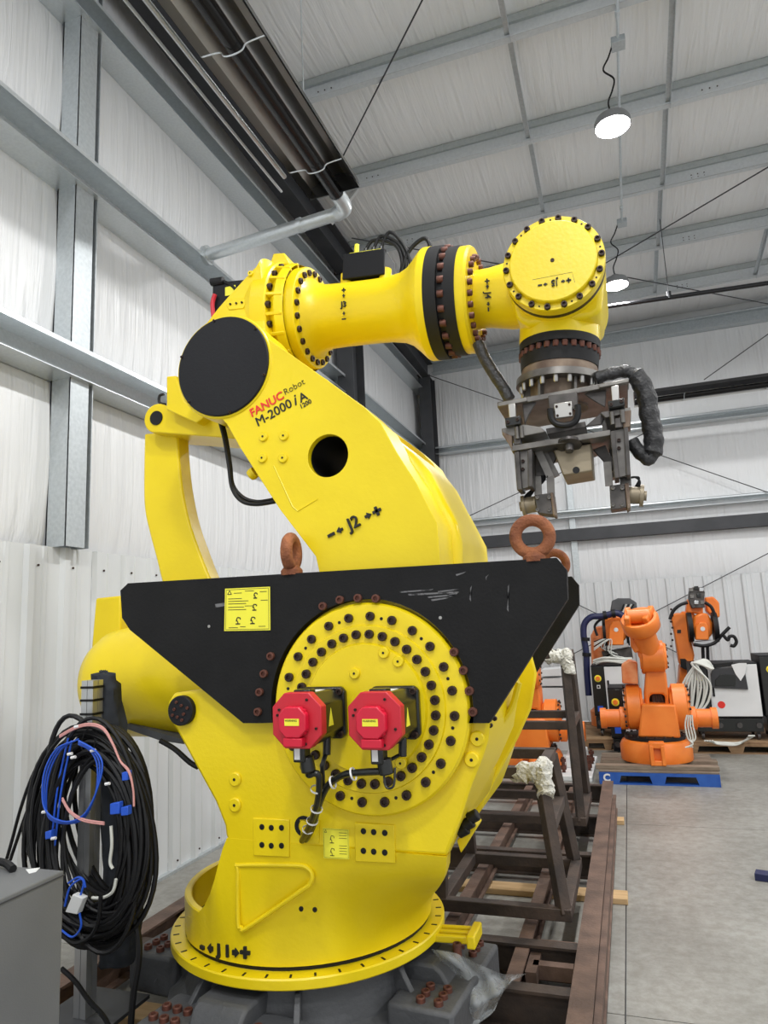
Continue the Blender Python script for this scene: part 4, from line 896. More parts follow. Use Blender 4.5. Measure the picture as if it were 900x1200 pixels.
def clampmotor(blk, m0, m1, edge):
    k_ = tslab('jaw_block', blk, YT+.04, .09, 'tool_dark')
    xs_ = [p[0] for p in blk]; ys_ = [p[1] for p in blk]; x0, x1, y0_, y1_ = min(xs_)+16, max(xs_)-20, min(ys_)+22, max(ys_)-22
    bolts(k_, PL(tc([(x0, y0_), (x1, y0_), (x0, y1_), (x1, y1_)]), Y=YT+.04), (0, -1, 0), .008, 'tool_steel')
    tslab('jaw_edge', edge, YT+.03, .1, 'tool_rust')
    a, c_ = P(*tc([m0])[0], Y=YT+.09), P(*tc([m1])[0], Y=YT+.09); d = (c_-a).normalized(); L = (c_-a).length
    obj('clamp_motor', B().lathe([(.034, 0), (.034, L*.65), (.044, L*.66), (.044, L*.85), (.02, L*.86), (.02, L), (0, L)], a, d, 24, cap=False), 'tool_tan', tool)
clampmotor([(246, 602), (318, 590), (334, 688), (262, 680)], (255, 640), (185, 652), [(318, 590), (330, 588), (342, 690), (330, 692)])
clampmotor([(578, 560), (645, 549), (655, 655), (584, 666)], (655, 600), (742, 604), [(645, 549), (662, 546), (672, 655), (656, 664)])
for k in range(4):
    obj('cable', B().tube(spline(PL(tc([(300-6*k, 515), (285-8*k, 545), (235+4*k, 580), (205+8*k, 610), (206+9*k, 640)]), Y=YT+.1), 5), .004, 6), 'black_rubber', tool)
    obj('cable', B().tube(spline(PL(tc([(668, 525), (690+5*k, 522), (712-2*k, 540), (708-7*k, 572)]), Y=YT+.1), 5), .004, 6), 'black_rubber', tool)
# sleeved hoses
b = B().tube(spline(PL(tc([(520, 88), (590, 66), (660, 58), (705, 90), (740, 160), (752, 240), (768, 320), (772, 380), (755, 440), (720, 420), (672, 365)]), Y=YT+.1), 6), [(.026 if i < 16 else .038 if i < 46 else .028)+.002*math.sin(i*1.3) for i in range(61)], 12)
obj('sleeved_hose', b, 'hose', tool, label='black sleeved hose')
b = B().tube(spline(PL([(560, 402), (568, 420), (580, 440), (590, 455), (597, 468)], Y=2.95), 6), .026, 12); obj('sleeved_hose', b, 'hose', tool, label='black sleeved hose')
# ================================================================== SKID AND FRAMES
skid = thing('steel_skid', (-1.45, 5.0, 0), 'long rusty brown steel skid carrying the yellow robot', 'skid')
ZT = .20
XR0, XR1 = -.365, -.27; XL0, XL1 = -2.60, -2.50
def hbeam(a, c_, w_, h, m='skid', name='beam', parent=None):
    """channel section: two flanges and a web"""
    a, c_ = V(a), V(c_); d = (c_-a).normalized(); s_ = V((-d.y, d.x, 0)); b = B(); t_ = .012
    b.bar(a+V((0, 0, h-t_/2)), c_+V((0, 0, h-t_/2)), w_, t_); b.bar(a+V((0, 0, t_/2)), c_+V((0, 0, t_/2)), w_, t_); b.bar(a+V((0, 0, h/2)), c_+V((0, 0, h/2)), .012, h-.01)
    return obj(name, b, m, parent or skid)
zb = .035
hbeam(((XR0+XR1)/2, 1.6, zb), ((XR0+XR1)/2, 7.05, zb), .095, ZT-zb, name='rail')
hbeam((XR1+.012, 2.2, zb), (XR1+.012, 6.7, zb), .03, ZT-zb-.04, 'skid', name='rail_flange')
hbeam(((XL0+XL1)/2, 1.4, zb), ((XL0+XL1)/2, 7.05, zb), .10, ZT-zb, name='rail')
for y, m in ((2.35, 'skid_dark'), (3.20, 'skid_dark'), (3.62, 'skid_dark'), (4.98, 'skid_dark'), (5.9, 'skid_dark'), (6.95, 'skid_dark')):
    hbeam((XL1-.045, y, zb), (XR0+.045, y, zb), .07, ZT-zb-.016, m, 'cross_beam')
for y0_, y1_ in ((3.24, 4.95), (5.0, 6.9)):
    for x in (-.62, -1.02, -1.9): hbeam((x, y0_, zb+.02), (x, y1_, zb+.02), .065, ZT-zb-.05, 'skid', 'stringer')
for y0_ in (3.5,): obj('short_tube', B().bar((-.56, y0_, .12), (-.38, y0_, .12), .05, .06).bar((-.56, y0_-.1, .12), (-.56, y0_+.1, .12), .05, .06).bar((-.38, y0_+.22, .12), (-.56, y0_+.22, .12), .05, .06), 'skid', skid)
tb_ = thing('timber_block', P(700, 1046, Z=0), 'pale timber block under the skid rail, close to the steel trestles', 'block')
def timber(px_y, x1, lab, w_=.14):
    o = obj('timber_block', B().bb((-2.7, px_y-w_/2, 0), (x1, px_y+w_/2, .0352)), 'wood_new', None, .004); return tag(o, lab, 'timber', None)
bpy.data.objects.remove(tb_)
timber(4.74, -.16, 'pale timber bearer under the skid beside the low trestle'); timber(6.42, -.19, 'pale timber bearer under the far end of the skid', .12); timber(2.9, -.30, 'pale timber bearer under the robot end of the skid')
# trestles
def trestle(fr_, label, wraps):
    """fr_: near/far Y, left/right X, heights"""
    y0_, y1_, x0, x1, zt, lean = fr_; t = thing('steel_trestle', ((x0+x1)/2, (y0_+y1_)/2, ZT), label, 'trestle')
    s_ = .06
    def bar(n, a, c_, m='skid_dark'): return obj(n, B().bar(a, c_, s_, s_), m, t, .004)
    z0_ = ZT+s_/2+.002
    bar('foot_rail', (x0, y0_, z0_), (x1+.03, y0_, z0_)); bar('foot_rail', (x0, y1_, z0_), (x1+.03, y1_, z0_))
    bar('foot_tie', (x1, y0_, z0_), (x1, y1_, z0_)); bar('foot_tie', (x0, y0_, z0_), (x0, y1_, z0_))
    xm0, xm1 = x0+.0, x1-lean; ym0, ym1 = y0_+.10, y1_-.10
    tops = {}
    for yy, yt_ in ((y0_, ym0), (y1_, ym1)):
        bar('leg', (x1-.01, yy, z0_), (xm1, yt_, zt)); bar('leg', (x0, yy, z0_), (xm0, yt_, zt))
        bar('top_rail', (xm0-.03, yt_, zt), (xm1+.03, yt_, zt))
    zm = (ZT+zt)*.56; f = (zm-z0_)/(zt-z0_)
    bar('top_tie', (xm1, ym0, zt), (xm1, ym1, zt)); bar('top_tie', (xm0, ym0, zt), (xm0, ym1, zt))
    bar('mid_tie', (x1-.01-lean*f, y0_+.1*f, zm), (x1-.01-lean*f, y1_-.1*f, zm)); bar('mid_tie', (x0, y0_+.1*f, zm), (x0, y1_-.1*f, zm))
    if wraps == 2:
        for yy, yt_ in ((y0_, .1), (y1_, -.1)): bar('mid_rail', (x0, yy+yt_*f, zm), (x1-.01-lean*f, yy+yt_*f, zm))
    rnd = random.Random(int(zt*100))
    b = B(); c0_ = V((xm1+.0, ym0, zt))
    def blob(a, c_, r):
        n = 14; k0 = len(b.v); b.tube([V(a).lerp(V(c_), i/n)+V((rnd.uniform(-.01, .01), rnd.uniform(-.01, .01), rnd.uniform(-.01, .01))) for i in range(n+1)], r, 12)
        for i in range(k0, len(b.v)): b.v[i] = tuple(V(b.v[i])+V((rnd.uniform(-1, 1), rnd.uniform(-1, 1), rnd.uniform(-1, 1)))*r*.16)
    blob(c0_+V((-.12, 0, 0)), c0_+V((.04, 0, 0)), .05); blob(c0_+V((0, -.02, 0)), c0_+V((.0, .20, 0)), .048); blob(c0_+V((.01, -.01, .03)), c0_+V((.03, -.03, -.12)), .044)
    w_ = obj('bubble_wrap', b, 'bubble', t, ang=20, label='crumpled bubble wrap taped on the corner')
    return t
trestle((3.86, 4.62, -1.08, -.435, .89, .09), 'low dark steel trestle with bubble wrap on its corner', 1)
trestle((5.55, 6.30, -1.33, -.455, 1.41, .04), 'tall dark steel trestle with a middle rail and wrapped corner', 2)
# ================================================================== LEFT FOREGROUND
cab = thing('control_cabinet', (-2.05, 1.45, 0), 'grey sheet metal cabinet beside the hanging cable bundle', 'cabinet')
cx1 = P(75, 1020, Z=1.0); x1, y1_ = cx1.x, cx1.y
cb_ = obj('cabinet_body', B().bb((x1-.65, y1_-.75, .03), (x1, y1_, 1.0)), 'cabinet_grey', cab, .004)
obj('top_trim', B().bb((x1-.652, y1_-.752, .985), (x1+.002, y1_+.002, .989)), 'dark_steel', cb_)
obj('plinth', B().bb((x1-.62, y1_-.72, 0), (x1-.03, y1_-.03, .03)), 'black_cover', cab)
obj('lifting_lug', B().tube(spline([(x1-.20, y1_-.06, 1.0), (x1-.17, y1_-.06, 1.03), (x1-.05, y1_-.06, 1.03), (x1-.03, y1_-.06, 1.0)], 5), .009, 8), 'black_rubber', cab) if False else None
obj('loose_cable', B().tube(spline([(x1-.45, y1_-.2, 1.012), (x1-.3, y1_-.08, 1.03), (x1-.22, y1_-.03, 1.02), (x1-.15, y1_-.05, 1.01)], 6), .012, 8), 'black_rubber', cab)
obj('paint_chip', B().prism([P(x, y, Z=1.0005) for x, y in ((30, 1019), (47, 1017), (42, 1022), (34, 1024))], (0, 0, .0008)), 'white', cab)
# pole stand
YP = 2.5
pt, pb = P(109, 797, Y=YP), P(98, 1215, Y=YP); px_ = (pt.x+pb.x)/2
st = thing('cable_stand', (px_, YP, ZT), 'aluminium post wrapped in dark cloth with cables hung from it', 'stand')
post = B()
for dx, dy in ((-.016, -.016), (.016, -.016), (-.016, .016), (.016, .016)): post.bb((px_+dx-.0145, YP+dy-.0145, ZT+.012), (px_+dx+.0145, YP+dy+.0145, pt.z))
po_ = obj('post', post.bb((px_-.027, YP-.027, ZT+.012), (px_+.027, YP+.027, pt.z-.003)), 'alu', st)
obj('foot_plate', B().bb((px_-.16, YP-.2, ZT), (px_+.16, YP+.2, ZT+.014)), 'dark_steel', st)
for q in (805, 820, 836, 1085):
    p = P(106, q, Y=YP); obj('strap', B().bb((px_-.034, YP-.034, p.z-.005), (px_+.034, YP+.034, p.z+.005)), 'black_rubber', st)
def cloth(path, radii, name):
    b = B(); n = 20; rnd = random.Random(3); ph = [rnd.random()*6 for _ in range(6)]
    pts = [V(p) for p in path]; vs_ = []
    for i, p in enumerate(pts):
        for k in range(n):
            a = 2*PI*k/n; rx, ry = radii[i]; f = 1+.12*math.sin(3*a+ph[0]+i*.25)+.07*math.sin(7*a+ph[1]-i*.4)
            vs_.append(p+V((rx*f*math.cos(a), ry*f*math.sin(a), .004*math.sin(5*a+i*.3))))
    fs = [(i*n+k, i*n+(k+1) % n, (i+1)*n+(k+1) % n, (i+1)*n+k) for i in range(len(pts)-1) for k in range(n)]
    fs += [tuple(range(n))[::-1], tuple(range((len(pts)-1)*n, len(pts)*n))]
    b.add(vs_, fs); obj(name, b, 'cloth', st, ang=60)
cp = [(121, 786), (122, 790), (124, 803), (125, 830), (128, 860), (132, 900), (138, 950), (143, 1000), (146, 1040), (144, 1070), (140, 1100), (136, 1122), (133, 1130)]
cr = [(.02, .015), (.055, .04), (.075, .055), (.078, .055), (.07, .05), (.07, .05), (.085, .05), (.09, .05), (.095, .055), (.095, .055), (.088, .05), (.078, .045), (.06, .04)]
pth = []
for q in cp: pth.append(P(q[0], q[1], Y=YP+.09))
cloth(spline(pth, 4), [cr[min(i//4, len(cr)-1)] for i in range(4*(len(cp)-1)+1)], 'cloth_cover')
# hanging cable loops, every cable its own part
cbun = thing('cable_bundle', P(104, 1095, Y=YP-.09), 'big coil of black cables with blue wires hung on the aluminium post', 'cable bundle')
rnd = random.Random(11)
def loop(cx, cy, rx, ry, y, r, m, tilt=0, egg=.0, n=40):
    pts = []
    for i in range(n):
        a = 2*PI*i/n; x = rx*math.cos(a)*(1+egg*math.sin(a)); yy = ry*math.sin(a)
        pts.append(P(cx+x*math.cos(tilt)-yy*math.sin(tilt), cy+x*math.sin(tilt)+yy*math.cos(tilt), Y=y+.03*math.sin(a+y*9)))
    obj('cable', B().tube(pts, r, 6, True), m, cbun)
for k in range(34):
    f = k/33
    loop(100+rnd.uniform(-9, 16)+10*f, 975+rnd.uniform(-16, 20), 42+26*rnd.random()+6*f, 108+rnd.uniform(-14, 18), YP-.05-.11*rnd.random(), .0065+.004*rnd.random(), 'black_rubber', rnd.uniform(-.16, .05), rnd.uniform(-.1, .3))
for cx, rx, y in ((120, 55, -.03), (127, 50, -.01), (133, 44, .0)): loop(cx, 950, rx, 100, YP+y, .011, 'black_rubber', -.1, -.1)
def strand(px, y, r, m, name='cable'): obj(name, B().tube(spline(PL(px, Y=y), 6), r, 6), m, cbun)
for j in range(3):
    strand([(88+2*j, 868-j), (66+3*j, 878), (52+3*j, 905), (50+2*j, 938), (58, 955+2*j), (78, 963+j), (98, 955+2*j), (112, 930), (120-3*j, 898), (112-3*j, 880), (92, 868+2*j)], YP-.21+.01*j, .0035, 'blue_cable')
for j in range(2):
    strand([(70, 862+2*j), (88, 852+2*j), (105, 848+2*j), (121, 853+2*j), (132, 871+j), (141, 892), (151, 903+2*j), (156, 925), (157, 945)], YP-.2, .004, 'pink_cable')
    strand([(73, 935+2*j), (82, 950+2*j), (98, 960+2*j), (122, 964+2*j)], YP-.21, .004, 'pink_cable')
strand([(62, 870), (40, 905), (25, 945), (14, 985), (8, 1006)], YP-.06, .007, 'black_rubber'); strand([(66, 880), (48, 915), (32, 950), (18, 990), (12, 1008)], YP-.07, .007, 'black_rubber')
strand([(60, 920), (40, 940), (28, 968), (30, 990), (38, 1010)], YP-.08, .007, 'black_rubber')
strand([(80, 865), (68, 920), (62, 970), (58, 1015)], YP-.17, .004, 'blue_cable'); strand([(84, 868), (72, 925), (66, 975), (62, 1016)], YP-.17, .004, 'blue_cable')
strand([(148, 1052), (158, 1075), (163, 1105), (162, 1130), (157, 1160), (154, 1190), (153, 1215)], YP-.1, .012, 'black_rubber')
strand([(72, 1135), (88, 1150), (104, 1172), (122, 1192), (133, 1215)], YP-.16, .009, 'black_rubber')
strand([(118, 1050), (116, 1075), (108, 1095), (90, 1105), (75, 1097), (66, 1085)], YP-.19, .008, 'black_rubber')
strand([(80, 1035), (92, 1028), (98, 1035), (92, 1060), (95, 1085), (85, 1098), (72, 1090)], YP-.2, .004, 'blue_cable'); strand([(76, 1062), (82, 1040), (96, 1030), (100, 1040)], YP-.2, .004, 'blue_cable')
strand([(130, 968), (131, 990), (129, 1010), (132, 1018)], YP-.19, .006, 'white_cable'); strand([(136, 1030), (132, 1045), (120, 1052), (108, 1052)], YP-.18, .006, 'white_cable')
strand([(106, 780+70), (98, 862), (96, 878), (108, 880), (112, 866)], YP-.14, .003, 'black_rubber')
for q, s_ in (((134, 948), (11, 14)), ((145.5, 951), (8.5, 11)), ((146, 910), (7, 11)), ((56, 979), (7, 10))):
    x, y = q; w_, h = s_; obj('blue_tape', B().prism(PL([(x-w_/2, y-h/2+1), (x+w_/2, y-h/2-1), (x+w_/2, y+h/2-1), (x-w_/2, y+h/2)], Y=YP-.20), (0, .025, 0)), 'blue_cable', cbun, .003)
obj('white_connector', B().prism(PL([(85, 1048), (97, 1053), (90, 1072), (76, 1069)], Y=YP-.215), (0, .03, 0)), 'white', cbun, .003)
for x, y in ((82, 884), (52, 952), (126, 919), (86, 888), (90, 852), (109, 880), (63, 983)): obj('white_tie', B().cyl(P(x-2.5, y, Y=YP-.2), P(x+2.5, y-1, Y=YP-.2), .006, n=8), 'white_tie', cbun)
# plastic film over the base
fpx = [[(505, 1112), (535, 1117), (560, 1130), (590, 1142), (617, 1141)], [(520, 1130), (548, 1140), (570, 1148), (592, 1152), (600, 1150)], [(525, 1150), (550, 1160), (570, 1168), (588, 1166), (592, 1160)], [(522, 1175), (548, 1182), (566, 1184), (580, 1180), (584, 1172)], [(515, 1205), (540, 1206), (560, 1200), (574, 1190), (580, 1184)]]
def film(s_, t_):
    i = min(int(s_*4), 3); j = min(int(t_*4), 3); fs, ft = s_*4-i, t_*4-j
    a, b_, c_, d = fpx[i][j], fpx[i+1][j], fpx[i+1][j+1], fpx[i][j+1]
    x = (a[0]*(1-fs)+b_[0]*fs)*(1-ft)+(d[0]*(1-fs)+c_[0]*fs)*ft; y = (a[1]*(1-fs)+b_[1]*fs)*(1-ft)+(d[1]*(1-fs)+c_[1]*fs)*ft
    z = .42-.20*s_-.05*t_+.018*math.sin(9*s_+5*t_)+.012*math.sin(17*t_-7*s_)
    return P(x, y, Z=max(z, .205))
o = obj('plastic_sheet', B().grid(film, 24, 24), 'plastic_film', None, ang=80, fix=False); tag(o, 'crumpled clear plastic sheet draped over the grey robot base', 'plastic sheet')
# ================================================================== FAR ROW
def pallet(x0, x1, y0_, y1_, z, label, mt, ms, name='pallet', boards=7, mark=False):
    t = thing(name, ((x0+x1)/2, (y0_+y1_)/2, z), label, 'pallet'); W = x1-x0
    for yy in (y0_, (y0_+y1_)/2-.02, y1_-.04):      # stringers with two notches
        pr = [(0, 0), (.17, 0), (.19, .075), (.43, .075), (.45, 0), (.55, 0), (.57, .075), (.81, .075), (.83, 0), (1, 0), (1, .105), (0, .105)]
        obj('stringer', B().prism([V((x0+W*u, yy, z+.012+v)) for u, v in pr], (0, .04, 0)), ms, t)
    n = boards; bw = (y1_-y0_)/n
    for k in range(n): obj('deck_board', B().bb((x0, y0_+k*bw+.012, z+.117), (x1, y0_+(k+1)*bw-.012, z+.137)), mt, t, .003)
    for k in (0, n//2, n-1): obj('bottom_board', B().bb((x0, y0_+k*bw, z), (x1, y0_+k*bw+.1, z+.012)), ms, t)
    return t
px0, px1 = P(703, 918, Z=0).x, P(846, 924, Z=0).x
pb_ = pallet(px0, px1, 7.83, 8.85, 0, 'blue painted wooden pallet under the orange robot', 'wood_grey', 'blue')
text(pb_, 'C', (px0+.075, 7.826, .062), (1, 0, 0), (0, 0, 1), .10, 'print_white', .003, .004, 'stencil')
text(pb_, 'CHEP 9741', (px1-.13, 7.826, .075), (1, 0, 0), (0, 0, 1), .03, 'print_white', .002, 0, 'stencil') if False else None
for k, (a, c_) in enumerate((((699, 893.5), (842, 899)), ((706, 886), (838, 889)))):
    p, q = P(*a, Z=.16), P(*c_, Z=.16)
    o = obj('loose_plank', B().bar(V((p.x, 7.93+.3*k, .158)), V((q.x, 7.95+.3*k, .158)), .12, .04), 'wood_grey', None, .004)
    tag(o, ('weathered plank laid along the front edge of the blue pallet', 'weathered plank under the back of the orange robot base')[k], 'plank')
# --- orange robots ----------------------------------------------------
def disc_x(name, c_, r, w_, m, parent, n=36):
    return obj(name, B().lathe([(0, -w_/2), (r*.8, -w_/2), (r*.86, -w_/2+.02), (r, -w_/2+.03), (r, w_/2-.03), (r*.86, w_/2-.02), (r*.8, w_/2), (0, w_/2)], c_, (1, 0, 0), n, cap=False), m, parent, ang=25)
YO = 8.30
def orange_robot(label):
    base_ = P(771, 893, Z=.18); ctr = V((base_.x, YO, .178))
    t = thing('orange_robot', ctr, label, 'robot', None)
    bs = obj('base', B().lathe([(.36, 0), (.365, .02), (.365, .15), (.34, .2), (.30, .215), (0, .215)], ctr, (0, 0, 1), 44), 'orange', t)
    obj('base_bracket', B().bb((ctr.x-.075, ctr.y-.43, ctr.z+.002), (ctr.x-.035, ctr.y-.3, ctr.z+.2)).bb((ctr.x+.035, ctr.y-.43, ctr.z+.002), (ctr.x+.075, ctr.y-.3, ctr.z+.2)).bb((ctr.x-.075, ctr.y-.42, ctr.z+.17), (ctr.x+.075, ctr.y-.3, ctr.z+.23)).bb((ctr.x-.075, ctr.y-.42, ctr.z), (ctr.x+.075, ctr.y-.3, ctr.z+.05)), 'orange', bs, .008)
    sr = obj('swivel_ring', B().lathe([(.29, .2), (.31, .215), (.31, .25), (.25, .26)], ctr, (0, 0, 1), 40), 'black_rubber', t)
    bolts(sr, circ(ctr+V((0, 0, .25)), .29, 20, (0, 0, 1)), (0, 0, 1), .014, 'bolt_dark')
    q = [back(p, YO-.25) for p in PL([(748, 864), (798, 865), (792, 826), (752, 825)], Y=YO-.25)]
    obj('turret', B().prism(q, (0, .5, 0)), 'orange', t, .02)
    zs = P(770, 828, Y=YO).z; r_ = (P(745, 801, Y=YO).z-P(745, 854, Y=YO).z)/2
    xl_, xr_ = P(743, 828, Y=YO).x, P(796, 828, Y=YO).x
    for x, s_ in ((xl_, -1), (xr_, 1)):
        d = disc_x('shoulder_disc', V((x, YO, zs)), r_, .19, 'orange', t)
        bolts(d, circ(V((x+s_*.09, YO, zs)), r_*.9, 18, (1, 0, 0)), (s_, 0, 0), .013, 'bolt_dark')
        m_ = obj('shoulder_motor', B().lathe([(.12, .08), (.12, .15), (.095, .16), (.095, .30), (.11, .30), (.11, .36), (0, .36)], V((x, YO, zs-.12)), (s_, 0, 0), 20), 'orange', t)
    lo_ = PL([(757, 848), (755, 815), (757, 788), (762, 778), (776, 778), (781, 790), (784, 815), (784, 848)], Y=YO-.2)
    obj('lower_arm', prism_hole([back(p, YO-.16) for p in lo_], [[back(p, YO-.16) for p in PL([(762, 844), (761, 818), (764, 814), (777, 814), (780, 818), (780, 844)], Y=YO-.2)]], (0, .3, 0)), 'orange', t, .02)
    obj('inner_cover', B().prism([back(p, YO+.05) for p in PL([(760, 848), (760, 812), (781, 812), (782, 848)], Y=YO-.2)], (0, .06, 0)), 'black_rubber', t)
    for k in range(4): obj('inner_cable', B().tube(spline(PL([(765+3*k, 812), (766+4*k, 825), (764+4*k, 836), (762+5*k, 848)], Y=YO-.05), 4), .018, 6), 'tool_dark', t)
    obj('motor_box', B().prism(PL([(728, 780), (737, 774), (747, 777), (748, 802), (729, 801)], Y=YO-.15), (0, .3, 0)), 'orange_worn', t, .015)
    ce = P(765, 769, Y=YO-.15)
    el_ = disc_x('elbow', ce, .165, .27, 'orange', t)
    bolts(el_, circ(ce+V((.135, 0, 0)), .12, 10, (1, 0, 0)), (1, 0, 0), .012, 'bolt_dark')
    obj('elbow_web', B().prism(PL([(752, 790), (753, 762), (761, 756), (773, 758), (779, 770), (780, 790)], Y=YO-.12), (0, .24, 0)), 'orange', t, .02)
    a, c_ = P(762, 765, Y=YO-.18), P(748, 722, Y=YO-.45); d = (c_-a).normalized(); L = (c_-a).length
    obj('forearm', B().lathe([(.13, 0), (.118, L*.3), (.118, L*.55), (.16, L*.62), (.19, L*.70), (.195, L*.92), (.18, L*.97), (.15, L*.97), (.14, L*.85), (0, L*.85)], a, d, 28), 'orange', t, ang=40)
    obj('wrist_fork', B().bar(c_-d*.12+V((.12, 0, 0)), c_+d*.05+V((.10, 0, 0)), .06, .22).bar(c_-d*.12-V((.12, 0, 0)), c_+d*.05-V((.10, 0, 0)), .06, .22).cyl(c_+d*.0-V((.12, 0, 0)), c_+d*.0+V((.12, 0, 0)), .075), 'orange', t, .012)
    obj('wrist_block', B().prism(PL([(739, 757), (738, 744), (748, 738), (754, 748), (752, 762), (744, 766)], Y=YO-.3), (0, .2, 0)), 'orange', t, .02)
    return t
r1_ = orange_robot('orange robot sitting on the blue pallet with its two round shoulder discs facing forward')
def copy_tree(o, parent=None):
    c_ = o.copy(); COL.objects.link(c_); mi = o.matrix_parent_inverse.copy(); c_.parent = parent; c_.matrix_parent_inverse = mi
    for ch in o.children: copy_tree(ch, c_)
    return c_
r2_ = copy_tree(r1_)
sh = P(646, 831, Y=8.55)-P(796, 828, Y=YO); r2_.location = r1_.location+V((sh.x, sh.y, -.178+.0))
r2_['label'] = 'orange robot standing on the floor behind the tall steel trestle'
# lean the copy's floor height
# --- rear wooden pallets ------------------------------------------------
wp1 = pallet(-.78, -.02, 9.75, 11.3, 0, 'wooden pallet carrying the two narrow controllers', 'wood', 'wood')
wp2 = pallet(.42, 1.75, 9.62, 11.3, 0, 'wooden pallet carrying the white fronted controller', 'wood', 'wood')
wp3 = pallet(1.80, 3.0, 9.62, 10.75, 0, 'wooden pallet carrying the outermost black controller', 'wood', 'wood')
ZP = .137
def controller(px_l, px_r, py_t, y0_, depth, label, front, side_black, zb=ZP):
    """robot controller on castors: black side strip with switches, door, base unit"""
    a = P(px_l, py_t, Y=y0_); c_ = P(px_r, py_t, Y=y0_); zt = a.z; x0, x1 = a.x, c_.x
    t = thing('robot_controller', ((x0+x1)/2, y0_+depth/2, zb), label, 'controller')
    H = zt-zb; zl = zb+.10+H*.18
    obj('cabinet', B().bb((x0, y0_, zl), (x1, y0_+depth, zt)), 'black_cover', t, .006)
    bu = obj('base_unit', B().bb((x0+.01, y0_+.01, zb+.10), (x1-.01, y0_+depth, zl-.006)), 'black_gloss', t, .006)
    xm = x0+side_black
    obj('door', B().bb((xm+.01, y0_-.018, zl+.02), (x1-.008, y0_-.001, zt-.02)), front, t, .004)
    pn = obj('switch_panel', B().bb((x0+.004, y0_-.012, zl+.02), (xm-.002, y0_-.001, zt-.02)), 'black_gloss', t, .003)
    cx = (x0+xm)/2
    kb_ = obj('switch_plate', B().lathe([(.045, 0), (.045, .004), (0, .004)], (cx, y0_-.012, zt-.17), (0, -1, 0), 20, cap=False), 'label_yellow', pn)
    obj('switch_knob', B().lathe([(.03, 0), (.026, .03), (0, .03)], (cx, y0_-.016, zt-.17), (0, -1, 0), 16, cap=False), 'orange', pn)
    obj('indicator', B().bb((cx-.022, y0_-.015, zt-.30), (cx+.022, y0_-.012, zt-.255)), 'white', pn); obj('indicator', B().bb((cx-.012, y0_-.017, zt-.29), (cx+.012, y0_-.015, zt-.265)), 'black_rubber', pn)
    obj('blue_sticker', B().bb((cx-.035, y0_-.015, zl+.06), (cx+.035, y0_-.012, zl+.13)), 'blue_cable', pn)
    hd = obj('door_handle', B().bb((xm+.035, y0_-.035, zl+H*.28), (xm+.06, y0_-.018, zl+H*.5)), 'black_rubber', t, .004)
    rb = obj('round_badge', B().lathe([(.043, 0), (.043, .003), (0, .003)], (xm+.12 if front == 'white' and x1-xm > .2 else xm+.06, y0_-.018, zl+.16), (0, -1, 0), 24, cap=False), 'print_red', t)
    for k in range(4): obj('socket', B().cyl((x0+.06+(x1-x0-.12)*k/3, y0_+.012, zb+.18), (x0+.06+(x1-x0-.12)*k/3, y0_-.012, zb+.18), .032, n=14), 'tool_dark', bu)
    for x in (x0+.07, x1-.07):
        for yy in (y0_+.07, y0_+depth-.07):
            w_ = obj('castor', B().cyl((x-.015, yy, zb+.045), (x+.015, yy, zb+.045), .045, n=16).bb((x-.02, yy-.02, zb+.06), (x+.02, yy+.02, zb+.11)), 'tool_dark', t)
    return t, x0, x1, zt
cA, ax0, ax1, azt = controller(692, 738, 780, 9.95, .55, 'narrow controller with black switch strip topped by a white cable coil', 'white', .16)
cB, bx0, bx1, bzt = controller(711.5, 742, 806, 9.10, .5, 'lower controller standing right behind the orange robot on the blue pallet', 'white', .16, 0.0)
cC, qx0, qx1, qzt = controller(808, 887, 778, 9.75, .6, 'white fronted controller with teach pendant lying on top', 'white', .19)
cD, dx0, dx1, dzt = controller(888.5, 931, 768, 9.75, .6, 'black controller at the end of the row beyond the white one', 'white', .22)
# things on the controllers
pd = thing('teach_pendant', (qx0+.5, 9.72, qzt), 'dark teach pendant hung over the top of the white controller', 'pendant')
def sl(name, px, y, d, m, parent, bv=.004): return slab(name, px, y, d, m, parent, bv)
sl('pendant_body', [(833, 790), (836, 783), (872, 782), (877, 808), (834, 806)], 9.70, .045, 'screen', pd); sl('pendant_screen', [(838, 797), (845, 790), (862, 791), (862, 804), (838, 804)], 9.692, .01, 'black_gloss', pd)
sl('pendant_grip', [(836, 778), (859, 775.5), (860, 780), (836, 783)], 9.69, .08, 'black_rubber', pd)
o = sl('paper_sheet', [(857, 779), (866, 777), (875, 777), (873, 790), (868, 798), (862, 790)], 9.685, .002, 'white', None, 0); tag(o, 'white paper sheet draped over the pendant', 'paper')
def coil(name, label, pts_fn, n, m='white_cable', r=.014):
    t = thing(name, pts_fn(0)[0], label, 'cable')
    for k in range(n): obj('strand', B().tube(spline(pts_fn(k), 6), r, 6), m, t)
    return t
rn_ = random.Random(5)
coil('cable_coil', 'white cable coil lying on top of the narrow controller', lambda k: [V((ax0+.03+rn_.uniform(0, .05), 9.98+.06*(k % 4), azt+.02+.022*(k//4))), V((ax0+.2, 9.92+.05*(k % 4), azt+.03+.022*(k//4)+rn_.uniform(0, .03))), V((ax1-.05, 9.96+.08*(k % 4), azt+.02+.025*(k//4))), V((ax1+.02, 10.2+.05*(k % 4), azt+.02+.02*(k//4))), V((ax0+.25, 10.35, azt+.02+.02*(k//4)))], 12)
coil('cable_coil', 'white cable coil hanging down the side of the white controller', lambda k: PL([(836-2*(k % 4), 784), (829-1.2*k, 774+.4*k), (818-.8*k+2*(k % 3), 776+.3*k), (801+3.4*k, 800), (799+3.2*k+2*(k % 2), 822), (806+1.2*k, 838)], Y=9.66-.014*k), 10, r=.014)
